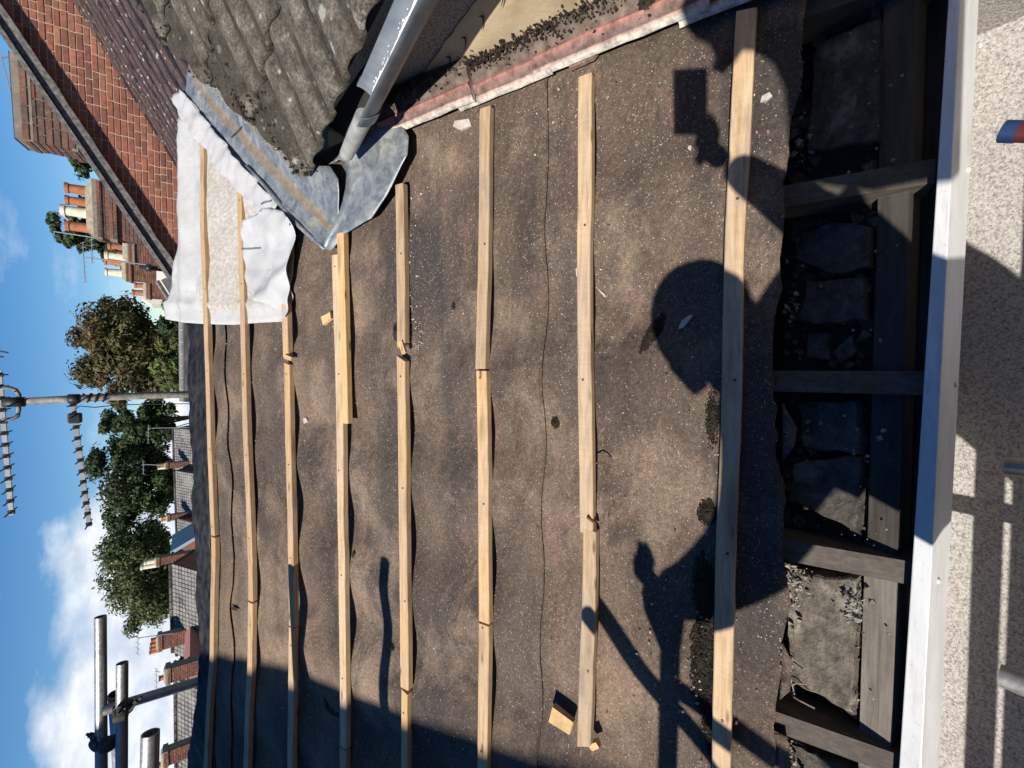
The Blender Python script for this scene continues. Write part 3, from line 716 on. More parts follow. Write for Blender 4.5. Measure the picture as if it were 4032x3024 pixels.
# ---------------------------------------------------------------- profiled tiles
def bisect_mesh(vs, fs, planes):
    bm = bmesh.new(); bv = [bm.verts.new(v) for v in vs]
    for f in fs: bm.faces.new([bv[i] for i in f])
    for co, no in planes:
        r = bmesh.ops.bisect_plane(bm, geom=bm.verts[:] + bm.edges[:] + bm.faces[:], dist=1e-6, plane_co=co, plane_no=no, clear_outer=True)
        ed = [e for e in r['geom_cut'] if isinstance(e, bmesh.types.BMEdge)]
        if ed:
            try: bmesh.ops.holes_fill(bm, edges=ed)
            except Exception: pass
    bm.verts.ensure_lookup_table(); bm.verts.index_update()
    v = [x.co.copy() for x in bm.verts]; f = [tuple(q.index for q in p.verts) for p in bm.faces]; bm.free(); return v, f
def tile_shape(w, L, rolls, rh, rw, th=0.015, tilt=0.016, n=20, curve=2.0):
    """profiled roof tile in its own frame: x across, y up the slope, z out"""
    vs, fs = [], []
    def prof(u):
        z = 0.0
        for c in rolls:
            d = abs(u - c) / rw
            if d < 1: z = max(z, rh * (math.cos(d * math.pi / 2) ** (1 / curve)))
        return z
    for (y, zt) in ((0.0, tilt), (0.006, tilt + 0.002), (L, 0.0)):
        for i in range(n + 1):
            u = i / n; vs.append(((u - 0.5) * w, y, prof(u) + zt - (0.004 if y == 0 else 0)))
    for (y, zt) in ((0.0, tilt), (L, 0.0)):
        for i in range(n + 1):
            u = i / n; vs.append(((u - 0.5) * w, y, prof(u) + zt - th))
    k = n + 1
    for i in range(n):
        fs += [(i, i + 1, k + i + 1, k + i), (k + i, k + i + 1, 2 * k + i + 1, 2 * k + i), (3 * k + i, 3 * k + i + 1, i + 1, i), (4 * k + i + 1, 4 * k + i, 2 * k + i, 2 * k + i + 1), (3 * k + i + 1, 3 * k + i, 4 * k + i, 4 * k + i + 1)]
    fs += [(0, k, 2 * k, 4 * k, 3 * k)]; e = n; fs += [(e, 3 * k + e, 4 * k + e, 2 * k + e, k + e)]
    return vs, fs
def lay_tiles(parent, mat, origin, ex, eu, en, cols, rows, w, gauge, shape, cut=(), keep=None, jit=0.004, name='roof_tile', stagger=0.0):
    """ex across, eu up slope, en out of the slope; cut: (point, normal outside)"""
    shared = mesh(name, shape[0], shape[1], mat); shared.polygons.foreach_set('use_smooth', [True] * len(shared.polygons)); shared.set_sharp_from_angle(angle=R_(50))
    base = parent.location; out = []
    for r in range(rows):
        for c in range(cols[0], cols[1]):
            o3 = origin + ex * ((c + 0.5 + stagger * (r % 2)) * w + random.uniform(-1, 1) * jit) + eu * (r * gauge + random.uniform(-1, 1) * jit)
            mw = Matrix((ex, eu, en)).transposed().to_4x4() @ Matrix.Rotation(random.uniform(-1, 1) * jit * 3, 4, 'Z') @ Matrix.Rotation(random.uniform(-1, 1) * jit * 2, 4, 'Y')
            mw.translation = o3
            ctr = o3 + eu * 0.5 * gauge
            if keep and not keep(ctr): continue
            corner = [mw @ V(v) for v in shape[0][::7]]
            st = 0; pl = []
            for co, no in cut:
                d = [(q - co).dot(no) for q in corner]
                if min(d) > 0: st = 2; break
                if max(d) > 0: pl.append((co, no))
            if st == 2: continue
            if pl:
                v, f = bisect_mesh([mw @ V(q) for q in shape[0]], shape[1], pl)
                if len(f) < 4: continue
                o = ob(name, mesh(name, [q - o3 for q in v], f, mat), parent, loc=o3 - base)
                o.data.polygons.foreach_set('use_smooth', [True] * len(o.data.polygons)); o.data.set_sharp_from_angle(angle=R_(50))
            else:
                o = ob(name, shared, parent); mm = mw.copy(); mm.translation = o3 - base; o.matrix_local = mm
            out.append(o)
    return out

TM0 = V((0.61, 0, -0.462))
def on_m(x, y, dz=0.0): return hit(x, y, TM0 + V((0, 0, dz)), MN)
def mossy():
    t = thing('mossy_roof', 'weathered mossy tiled roof with white lichen above the gutter', 'roof', (1.5, 1.5, -0.3))
    e1 = on_m(838, 0); e2 = on_m(733, 345); ed = (e2 - e1); ed.z = 0; ed.normalize()
    ex = ed; eu = (MU - ex * MU.dot(ex)).normalized(); en = ex.cross(eu); en = en if en.z > 0 else -en
    # keep the frame right handed
    if ex.cross(eu).dot(en) < 0: ex = -ex
    sg = 1 if ex.y > 0 else -1
    # cut along the valley and at the far verge
    va = on_m(738, 378); vb = on_m(690, 384); vc = on_m(418, 102)
    vd = (vc - vb).normalized(); vno = vd.cross(en).normalized()
    if vno.dot(V((1, -1, 0))) > 0: vno = -vno
    verge = (vc + V((0.05, 0.05, 0)), V((0, 1, 0)))
    sh = tile_shape(0.155, 0.42, (0.5,), 0.022, 0.30, 0.016, 0.024, 14, 2.2)
    o0 = V((e1.x, e1.y, e1.z)) - ex * sg * 1.66 - en * 0.050 + eu * 0.055
    rng = (0, 34) if sg > 0 else (-34, 0)
    ts = lay_tiles(t, MOSSTILE, o0, ex, eu, en, rng, 9, 0.155, 0.335, sh, [(vb, vno), verge], None, 0.004)
    # underlay so no light shows through
    b = B(); p = e1 - ex * sg * 1.6 - en * 0.09 + eu * 0.03
    q0, q1, q2, q3 = p, e2 - en * 0.09 + eu * 0.03, vc + ex * sg * 0.0 - en * 0.09, p + eu * 2.9
    b.add([q0, q1, q2, q2 + eu * 1.3, q3], [(0, 1, 2, 3, 4)]); b.put('underlay', SOOT, t)
    # moss cushions along the butts and joints
    b = B()
    for o in ts:
        mw = Matrix.Translation(t.location) @ o.matrix_local if o.data.users > 1 else None
        c0 = (mw.translation if mw else V(o.location) + t.location)
        n_ = random.randint(20, 110)
        for i in range(n_):
            u = random.choice((random.gauss(-0.47, 0.035), random.gauss(0.06, 0.03), random.uniform(-0.5, 0.5)))
            yy = abs(random.gauss(0, 0.035)) * random.choice((1, 1, -0.25)) if random.random() < 0.75 else random.uniform(0, 0.33)
            q = c0 + ex * u * 0.155 + eu * yy + en * (0.030 + (0.025 if abs(u) < 0.2 else 0) + random.uniform(0, 0.008))
            if (q - vb).dot(vno) > -0.01 or q.y > verge[0].y: continue
            lump(b, q, random.uniform(0.003, 0.009))
    b.put('moss', MOSS, t, kind='stuff')
    return vb, vno, en, vc, ex * sg, eu
VB, VNO, MEN, VC, MEX, MEU = mossy()

# ---------------------------------------------------------------- lead valley
def lead():
    t = thing('lead_valley', 'grey lead valley lining between stripped roof and mossy roof', 'lead flashing', tuple(rp(0.7, 1.5)))
    # stations down the valley: tile-side edge, crease, stain, lap on the stripped roof (pixels)
    st = [((402, 70), (412, 118), (412, 150), (409, 205)),
          ((450, 165), (441, 185), (430, 196), (424, 225)),
          ((500, 196), (478, 228), (462, 243), (446, 258)),
          ((545, 232), (520, 272), (503, 290), (484, 312)),
          ((600, 282), (574, 330), (556, 350), (535, 368)),
          ((650, 338), (625, 384), (606, 402), (590, 418)),
          ((700, 372), (675, 430), (655, 450), (640, 462)),
          ((742, 372), (712, 470), (700, 490), (690, 512)),
          ((760, 400), (735, 505), (722, 518), (713, 541))]
    fine = []
    def lerp(a, b, u): return (a[0] + (b[0] - a[0]) * u, a[1] + (b[1] - a[1]) * u)
    vs, fs, cols = [], [], []
    rows = []
    for k in range(len(st) - 1):
        for j in range(5): rows.append([lerp(st[k][i], st[k + 1][i], j / 5) for i in range(4)])
    rows.append(list(st[-1]))
    nseg = 6
    for ri, rw in enumerate(rows):
        for i in range(3):
            for j in range(nseg + (1 if i == 2 else 0)):
                u = j / nseg; px = lerp(rw[i], rw[i + 1], u); v = (i + u) / 3
                X, s = rs(*px)
                # tile side climbs towards the mossy roof, crease lies low, lap rests on the battens' level
                h = 0.012 + 0.050 * max(0, 1 - v * 3) ** 1.3 - 0.010 * math.exp(-((v - 0.45) / 0.12) ** 2) + 0.012 * max(0, v - 0.6)
                h += 0.004 * nz(X * 16, s * 12, 4) + 0.003 * nz(X * 34, s * 30, 8) * (1 if v > 0.5 else 0.4)
                if v > 0.97: h += 0.010 + 0.006 * nz(X * 20, 3)
                if ri < 3: h += 0.002
                vs.append(rp(X, s, h)); sta = math.exp(-((v - 0.50 - 0.10 * nz(ri * 0.35, 2)) / 0.13) ** 2); cols.append((sta, 0, 0))
    m_ = 3 * nseg + 1
    for r in range(len(rows) - 1):
        for i in range(m_ - 1): a = r * m_ + i; fs.append((a, a + 1, a + m_ + 1, a + m_))
    o = child('valley_sheet', vs, fs, LEAD, t, True, cols)
    if sum(p.normal.z for p in o.data.polygons) < 0: o.data.flip_normals()
    thicken(o, 0.003)
    # lap joint across the valley
    b = B(); j0 = [lerp((558, 244), (508, 300), u) for u in (0, .25, .5, .75, 1)]; b.tube([rp(*rs(*p), 0.012 + 0.010 * abs(u - 0.5)) for p, u in zip(j0, (0, .25, .5, .75, 1))], 0.0022, 6); b.put('lap_joint', SOOT, t)
    # the lobed apron at the foot of the valley
    inner = [(726, 362), (748, 352), (762, 357), (764, 385), (763, 413), (757, 440), (748, 463), (735, 492), (722, 518), (714, 540)]
    outer = [(838, 262), (868, 262), (892, 288), (904, 307), (904, 347), (880, 390), (855, 433), (820, 478), (760, 509), (727, 545)]
    vs, fs, cols = [], [], []; nu = 12
    def curve(c, u):
        x = u * (len(c) - 1); i = min(int(x), len(c) - 2); return lerp(c[i], c[i + 1], x - i)
    nr = 36
    for r in range(nr + 1):
        u = r / nr; a = curve(inner, u); b_ = curve(outer, u)
        for i in range(nu + 1):
            w = i / nu; px = lerp(a, b_, w); X, s = rs(*px)
            h = 0.018 + 0.030 * math.sin(min(1, w * 1.1) * math.pi * 0.62) * (1 - 0.55 * u) + 0.016 * w * (1 - u)
            h += 0.016 * math.exp(-(w / 0.09) ** 2) + 0.005 * nz(X * 11, s * 9, 5) + 0.005 * math.sin(u * 9 + w * 2.5) * w
            vs.append(rp(X, s, h)); cols.append((0, 0, 0))
    for r in range(nr):
        for i in range(nu): a = r * (nu + 1) + i; fs.append((a, a + 1, a + nu + 2, a + nu + 1))
    o = child('apron', vs, fs, LEAD, t, True, cols)
    if sum(p.normal.z for p in o.data.polygons) < 0: o.data.flip_normals()
    thicken(o, 0.003)
    # rolled edge along the stripped roof
    b = B(); e = [(544, 362), (572, 392), (600, 425), (630, 460), (660, 493), (690, 520), (712, 541)]
    b.tube([rp(*rs(*p), 0.024 + 0.004 * nz(i * 2.2)) for i, p in enumerate(e)], [0.006, 0.009, 0.010, 0.009, 0.010, 0.009, 0.006], 8); o = b.put('rolled_edge', LEAD, t, True)
    # crumbs of mortar along the tile edge
    b = B()
    for i in range(420):
        u = random.random(); px = lerp((455, 168), (688, 392), u); X, s = rs(px[0] + random.gauss(0, 3.5), px[1] + random.gauss(0, 3.5)); lump(b, rp(X, s, 0.06 + random.uniform(-0.01, 0.008)), random.uniform(0.0015, 0.0055))
    b.put('mortar_crumbs', m_simple('sandy_mortar', [(0.25, 0.18, 0.11), (0.5, 0.4, 0.27)], 40, 0.95, 0.5), t, kind='stuff')
lead()

# ---------------------------------------------------------------- white membrane
def m_membrane():
    k = Mat('white_membrane'); p = k.co(); f = k.noise(7, 5, 0.6, p)
    col = k.ramp(f, [(0.3, (0.37, 0.375, 0.37)), (0.7, (0.475, 0.48, 0.475))])
    st = k.sep(k.attr('col'))[0]; sp = k.ramp(k.noise(42, 6, 0.75, k.mapv(p, (1.6, 0.8, 1), (0, 0, 0.5))), [(0.43, 0.0), (0.58, 1.0)])
    col = k.mix(k.math('MULTIPLY', st, sp), col, (0.27, 0.22, 0.165)); col = k.mix(k.math('MULTIPLY', st, 0.35), col, (0.52, 0.48, 0.40))
    grey = k.sep(k.attr('col'))[1]; col = k.mix(grey, col, (0.42, 0.415, 0.41))
    return k.done(col, 0.72, k.bump(k.noise(9, 4, 0.5, p, 2.0), 0.35, 0.012), spec=0.3)
MEMB = m_membrane()
def membrane():
    t = thing('white_membrane', 'crumpled white breather membrane spread under the upper battens by the valley', 'membrane', tuple(rp(0.6, 2.1)))
    def part(name, px, step, hfn, cfn, thick=0.0015):
        poly = [V(rs(*p)) for p in px]; v2, f = cdt(poly, step)
        vs = [rp(v.x, v.y, hfn(v.x, v.y)) for v in v2]; cols = [cfn(v.x, v.y) for v in v2]
        o = child(name, vs, f, MEMB, t, True, cols)
        if sum((p.normal.dot(N) for p in o.data.polygons)) < 0: o.data.flip_normals()
        thicken(o, thick); return o
    lo = V(rs(608, 694)).y
    def hmain(X, s):
        h = 0.006 + 0.007 * nz(X * 7, s * 7, 3) + 0.005 * nz(X * 19, s * 15, 1)
        d = s - 2.50                                    # it rolls up over the ridge
        if d > 0: h += 0.012 * math.sin(min(1, d / 0.22) * math.pi * 0.7) 
        h += 0.022 * math.exp(-((s - 2.57) / 0.045) ** 2) - 0.012 * math.exp(-((s - 2.68) / 0.03) ** 2)
        e = X - 0.22 - 0.08 * (s - 1.6)                 # turned-up left hem
        h += 0.016 * math.exp(-((e - 0.035) / 0.018) ** 2) + 0.006 * math.exp(-((e - 0.035) / 0.02) ** 2) * nz(X * 9, s * 30)
        if s < 1.85: h -= 0.006
        return max(h, felt_h(X, s) + 0.016) if s < 2.46 else h
    def cmain(X, s):
        d = 1.0 if 1.9 < s < 2.42 and X > 0.27 else (0.5 if s <= 1.9 and X > 0.28 else 0.12)
        return (d, 0.0, 0)
    part('sheet', [(398, 262), (394, 360), (390, 462), (384, 540), (378, 598), (372, 640), (362, 672), (364, 690), (400, 697), (439, 700), (505, 702), (560, 698), (612, 694), (640, 640), (640, 470), (560, 400), (470, 310), (420, 250)], 0.022, hmain, cmain)
    # folded band lying along the lead
    def hfold(X, s): return 0.034 + 0.02 * nz(X * 8, s * 8, 5) + 0.014 * nz(X * 20, s * 20, 2) + 0.04 * max(0, s - 2.45)
    part('folded_band', [(409, 202), (392, 212), (393, 232), (402, 249), (425, 290), (452, 322), (480, 365), (505, 392), (516, 405), (545, 440), (578, 468), (606, 470), (616, 446), (590, 418), (564, 388), (538, 360), (515, 332), (495, 307), (470, 278), (442, 244)], 0.018, hfold, lambda X, s: (0.05, 0.85 if s > 1.75 + 0.1 * nz(X * 9, s * 9) else 0.35, 0))
    # loose lower flap, lifted off the felt
    def hflap(X, s):
        a, b_ = 0.24 + 0.25, 1.74
        h = 0.028 + 0.03 * nz(X * 5.5, s * 6, 7) + 0.016 * nz(X * 14, s * 12, 3) + 0.030 * max(0, (1.72 - s) / 0.16)
        u = (X - 0.33) * 0.85 + (s - 1.75) * 0.5; h += 0.022 * math.exp(-(u / 0.035) ** 2)
        return max(0.012, h)
    part('loose_flap', [(606, 455), (630, 462), (651, 479), (658, 496), (655, 540), (647, 590), (640, 644), (636, 668), (631, 690), (612, 676), (596, 660), (572, 648), (545, 622), (539, 600), (536, 560), (538, 520), (541, 480), (570, 470), (583, 455)], 0.014, hflap, lambda X, s: (0.0, 0.1, 0))
    # printed marks
    ink = m_simple('grey_print', [(0.16, 0.17, 0.19)], 5, 0.8, 0)
    b = B()
    for i in range(8):
        u = i / 8; x0 = 535 + 38 * u; y0 = 541 - 3 * u
        c = [(x0, y0 - 2), (x0 + 3.6, y0 - 2.2), (x0 + 3.6, y0 + 1.6), (x0, y0 + 1.8)]
        b.add([rp(*rs(*p), hflap(*rs(*p)) + 0.004) for p in c], [(0, 1, 2, 3)])
    b.put('printed_dashes', ink, t)
    b = B()
    for i, ch in enumerate((3, 2, 4, 1, 3)):
        x0 = 580 + i * 4.6; y0 = 446 - i * 1.8
        c = [(x0, y0 - 2.4), (x0 + 3.2, y0 - 3.4), (x0 + 3.4, y0 + 1.2), (x0, y0 + 2.0)]
        b.add([rp(*rs(*p), hfold(*rs(*p)) + 0.004) for p in c], [(0, 1, 2, 3)])
    b.put('printed_letters', ink, t)
    for p in ((652, 492),):
        b = B(); X, s = rs(*p); b.lathe(rp(X, s, hflap(X, s) + 0.001), N, [(0, 0.005), (0.003, 0.005), (0.004, 0.002)], 10); b.put('stud', ink, t)
membrane()

# ================================================================== beyond the ridge
def at(x, y, Y):
    d = ray(x, y); return d * (Y / d.y)
GW = V((math.cos(R_(8)), -math.sin(R_(8)), 0)); GN = V((-math.sin(R_(8)), -math.cos(R_(8)), 0)); UP = V((0, 0, 1))
BRICK = m_piece('red_brick', [(0.22, 0.080, 0.052), (0.29, 0.105, 0.064), (0.155, 0.062, 0.045), (0.33, 0.135, 0.082), (0.24, 0.085, 0.056), (0.18, 0.066, 0.05)], 0.45, ((0.13, 0.075, 0.06), 7, 0.6, 0.6), 22)
BRICK_S = m_piece('sooty_brick', [(0.16, 0.075, 0.05), (0.10, 0.072, 0.055), (0.22, 0.085, 0.055), (0.075, 0.062, 0.05), (0.19, 0.10, 0.07)], 0.5, ((0.23, 0.21, 0.17), 6, 0.58, 0.75), 16)
JOINT = m_simple('lime_joint', [(0.36, 0.29, 0.20), (0.50, 0.42, 0.31)], 20, 0.95, 0.4)
JOINT_S = m_simple('sooty_joint', [(0.15, 0.13, 0.10), (0.27, 0.23, 0.18)], 12, 0.95, 0.4)
POT = m_piece('terracotta', [(0.36, 0.13, 0.06), (0.42, 0.165, 0.085), (0.27, 0.10, 0.06)], 0.4, ((0.09, 0.07, 0.055), 5, 0.6, 0.7), 9)
POT_C = m_piece('cream_pot', [(0.62, 0.55, 0.40), (0.66, 0.60, 0.46)], 0.3, ((0.22, 0.19, 0.14), 4, 0.64, 0.6), 9)
FLAUNCH = m_simple('flaunching', [(0.20, 0.17, 0.11), (0.36, 0.32, 0.23)], 8, 0.95, 0.8)
GREYWOOD = m_simple('weathered_board', [(0.05, 0.048, 0.045), (0.13, 0.125, 0.12), (0.22, 0.21, 0.20)], 26, 0.9, 0.6, 60)
def brick_mesh(l, h, d, mat, ch=0.06):
    b = B(); x, y, z = l / 2, d / 2, h / 2; c = h * ch
    b.hexa([(-x, -y + c, -z), (x, -y + c, -z), (x, y, -z), (-x, y, -z), (-x, -y + c, z), (x, -y + c, z), (x, y, z), (-x, y, z)])
    b.hexa([(-x + c, -y, -z + c), (x - c, -y, -z + c), (x - c, -y + c, -z + c), (-x + c, -y + c, -z + c), (-x + c, -y, z - c), (x - c, -y, z - c), (x - c, -y + c, z - c), (-x + c, -y + c, z - c)])
    return b
def brick_face(parent, org, ax, nrm, W, H, bl, bh, gap, mat, solo=True, cuts=(), keep=None, depth=0.05, proud=None, lvl_loc=None, headers=0.12, joined=None):
    """bricks laid on a vertical face: org = lower left corner, ax along the face, nrm outwards"""
    base = lvl_loc if lvl_loc is not None else V((0, 0, 0)); cache = {}
    rows = int(H / bh)
    for r in range(rows):
        x = -(bl * 0.5 if r % 2 else 0.0) - random.uniform(0, 0.01)
        while x < W:
            l = bl if random.random() > headers else bl / 2
            xa, xb = max(x, 0), min(x + l, W); x += l
            if xb - xa < bl * 0.18: continue
            pr = (proud(r) if proud else 0.0) + random.uniform(0, 0.003)
            c = org + ax * ((xa + xb) / 2) + UP * (r * bh + bh / 2) + nrm * (pr - depth / 2)
            if keep and not keep(c): continue
            ll = xb - xa - gap; key = round(ll, 3)
            if key not in cache: b = brick_mesh(ll, bh - gap, depth, mat); cache[key] = (b.v, b.f, mesh('brick', b.v, b.f, mat) if solo else None)
            v, f, me = cache[key]
            mw = Matrix((ax, -nrm, UP)).transposed().to_4x4() @ Matrix.Rotation(random.uniform(-0.008, 0.008), 4, 'Y'); mw.translation = c
            pl = []; out = False
            for co, no in cuts:
                d = [(mw @ V(q) - co).dot(no) for q in v]
                if min(d) > 0: out = True; break
                if max(d) > 0: pl.append((co, no))
            if out: continue
            if solo:
                if pl:
                    v2, f2 = bisect_mesh([mw @ V(q) for q in v], f, pl)
                    if len(f2) < 4: continue
                    ob('brick', mesh('brick', [q - c for q in v2], f2, mat), parent, loc=c - base)
                else:
                    o = ob('brick', me, parent); mm = mw.copy(); mm.translation = c - base; o.matrix_local = mm
            else:
                g = random.random(); joined.add([mw @ V(q) for q in v], f, (g, g, g))
def m_joined_brick(name, cols):
    k = Mat(name); c = k.sep(k.attr('col'))[0]; col = k.ramp(c, [(i / (len(cols) - 1), x) for i, x in enumerate(cols)])
    f = k.noise(3, 5, 0.65); col = k.mix(k.ramp(f, [(0.55, 0.0), (0.7, 0.6)]), col, (0.085, 0.066, 0.052)); return k.done(col, 0.9, spec=0.2)
JBRICK = m_joined_brick('far_brick', [(0.20, 0.08, 0.05), (0.13, 0.055, 0.04), (0.25, 0.105, 0.065), (0.08, 0.05, 0.04)])

def pot(parent, base, h, r, mat, lean=V((0, 0, 1)), n=14):
    b = B(); b.lathe(base - lean * 0.05, lean, [(0, r * 1.1), (0.05 + h * 0.1, r * 1.05), (0.05 + h * 0.86, r * 0.9), (0.05 + h * 0.87, r * 1.08), (0.05 + h, r * 1.08), (0.05 + h, r * 0.78), (0.05 + h * 0.7, r * 0.74)], n)
    o = b.put('chimney_pot', mat, parent); auto_smooth(o, 40); return o
def stack(t, fl, W, D, H, bl, bh, solo, bands=(), gap=None, mat=BRICK_S, jm=JOINT_S, cap=0.0, parent=None, lvl=None):
    """chimney stack; fl = front left top corner; GW along the front, -GN back"""
    gap = gap or bh * 0.16; par = parent or t; back = -GN
    b = B(); c = fl + GW * W / 2 + back * D / 2 - UP * H / 2; ins = bh * 0.14
    b.box(c, GW * (W / 2 - ins), back * (D / 2 - ins), UP * (H / 2)); b.put('mortar_core', jm, par)
    proud = lambda r: next((p for a, z, p in bands if a <= (H - (r + 0.5) * bh) <= z), 0.0)
    base = lvl if lvl is not None else t.location
    j = None if solo else B()
    brick_face(par, fl - UP * H, GW, GN, W, H, bl, bh, gap, mat, solo, proud=proud, lvl_loc=base, joined=j, depth=bh * 0.8)
    brick_face(par, fl - UP * H + back * D, -back, -GW, D, H, bl, bh, gap, mat, solo, proud=proud, lvl_loc=base, joined=j, depth=bh * 0.8)
    if not solo: j.put('brickwork', JBRICK, par, kind='stuff')
    for a, z, p in bands:     # the core steps out with the bands
        b = B(); cc = fl + GW * W / 2 + back * D / 2 - UP * ((a + z) / 2); b.box(cc, GW * (W / 2 + p - ins), back * (D / 2 + p - ins), UP * ((z - a) / 2)); b.put('oversailing_course', jm, par)
    if cap:
        b = B(); m_ = [fl - UP * 0.0, fl + GW * W, fl + GW * W + back * D, fl + back * D]; cc = fl + GW * W / 2 + back * D / 2
        b.hexa([p + (p - cc) * 0.03 for p in m_] + [cc + (p - cc) * 0.72 + UP * cap for p in m_]); b.put('flaunching', FLAUNCH, par)

# ------------------------------------------------------------------ brick gable of the next terrace house, its roof edge and big chimney
GY = 7.0
def on_g(x, y, off=0.0):
    p = at(270, 190, GY) + GN * off; return hit(x, y, p, GN)
def gable_house():
    b0 = on_g(394.5, 387); b1 = on_g(153.6, 0); t0 = on_g(384, 600); t1 = on_g(4, 36)
    t = thing('gable_house', 'red brick gable end with weathered barge board above brown tiles', 'house', (b0.x, b0.y, -6.3))
    su = (b1 - b0).normalized(); sv = (t1 - t0).normalized()
    org = on_g(384, 600); org = V((org.x, org.y, b0.z - 0.9)); W = (b1 - org).dot(GW) + 1.6; H = 4.2
    nt_ = GN.cross(sv).normalized(); nt_ = nt_ if nt_.z > 0 else -nt_
    nb_ = GN.cross(su).normalized(); nb_ = nb_ if nb_.z < 0 else -nb_
    cuts = [(t0, nt_)]
    low = b0 + nb_ * 0.10
    bl, bh = 0.175, 0.0590
    brick_face(t, org, GW, GN, W, H, bl, bh, 0.0105, BRICK, True, cuts, lambda c: (c - low).dot(nb_) < 0 and (c - t0).dot(nt_) < 0.05 and (c - b1).dot(GW) < 0.9, 0.05, None, t.location, 0.22)
    # wall body behind the bricks
    b = B(); i_ = -GN * 0.006; q = [V((org.x, org.y, -6.3)), V((org.x, org.y, -6.3)) + GW * W, None, None]
    q[2] = t0 + sv * ((q[1] - t0).dot(GW) / sv.dot(GW)); q[3] = t0 + sv * ((q[0] - t0).dot(GW) / sv.dot(GW))
    b.hexa([p + i_ for p in (q[0], q[1])] + [p + i_ * 900 * 0.5 for p in (q[1], q[0])] + [p + i_ for p in (q[3] * 1, q[2] * 1)][::1] + [p + i_ * 450 for p in (q[2], q[3])])
    b.v = []; b.f = []
    fr = [p + i_ for p in q]; bk = [p - GN * 5 for p in q]; b.add(fr + bk, [(0, 1, 2, 3), (7, 6, 5, 4), (0, 4, 5, 1), (2, 6, 7, 3), (1, 5, 6, 2), (3, 7, 4, 0)]); b.put('wall', JOINT, t)
    # barge board: an uneven weathered plank with a ragged lower edge, roof edge above it
    up = nt_; L = (t1 - t0).length + 2.4; n = 70; vs, fs = [], []
    st = t0 - sv * 0.10
    for i in range(n + 1):
        u = i / n; c = st + sv * (L * u); lo = -0.062 + 0.018 * nz(u * 22, 1) + 0.010 * nz(u * 70, 2); hi = 0.045 + 0.008 * nz(u * 30, 5)
        for dn, du in ((0.10, lo), (0.10, hi), (-0.02, hi + 0.01), (-0.02, lo)): vs.append(c + GN * dn + up * du)
    for i in range(n):
        for k in range(4): k2 = (k + 1) % 4; fs.append((i * 4 + k, (i + 1) * 4 + k, (i + 1) * 4 + k2, i * 4 + k2))
    fs += [(0, 1, 2, 3), tuple(n * 4 + k for k in (3, 2, 1, 0))]
    child('barge_board', vs, fs, GREYWOOD, t)
    b = B(); a = st + up * 0.055; e = st + sv * L + up * 0.055; b.hexa([a + GN * 0.14, e + GN * 0.14, e - GN * 4, a - GN * 4, a + GN * 0.14 + up * 0.045, e + GN * 0.14 + up * 0.045, e - GN * 4 + up * 0.045, a - GN * 4 + up * 0.045])
    b.put('roof', GREYWOOD, t)
    # shade-throwing verge bricks are the photograph's; big chimney behind the verge
    fl = at(31, 297, 8.2); W2 = (at(26, 106, 7.95) - fl).dot(GW); ch = ob('chimney', None, t, loc=fl - t.location); lv = fl.copy()
    bands = ((0.0, 0.17, 0.015), (0.52, 0.58, 0.03))
    stack(t, fl, W2, 0.62, 1.75, 0.205, 0.070, True, bands, None, BRICK_S, JOINT_S, 0.012, ch, lv)
    # stepped lead soaker at the chimney foot
    b = B()
    for i in range(5):
        p = on_g(150 + i * 13, 285 + i * 13, -1.0) ; b.box(fl + GW * (0.06 + i * 0.16) + GN * 0.012 - UP * (1.0 - 0.09 * i), GW * 0.09, GN * 0.004, UP * 0.07)
    b.put('lead_soaker', m_simple('pale_lead', [(0.42, 0.44, 0.45), (0.6, 0.61, 0.6)], 20, 0.6, 0.2), t)
    # orange sealing foam at the foot of the verge
    c0 = on_g(367, 577, 0.05); b = B()
    for i in range(160): lump(b, c0 + GW * random.gauss(0, 0.03) + UP * random.gauss(-0.04, 0.05) + GN * random.uniform(0, 0.03), random.uniform(0.01, 0.025))
    b.put('sealing_foam', m_simple('orange_foam', [(0.6, 0.2, 0.03), (0.75, 0.32, 0.05)], 30, 0.8, 0.4), t)
    return b0, su
GB0, GSU = gable_house()

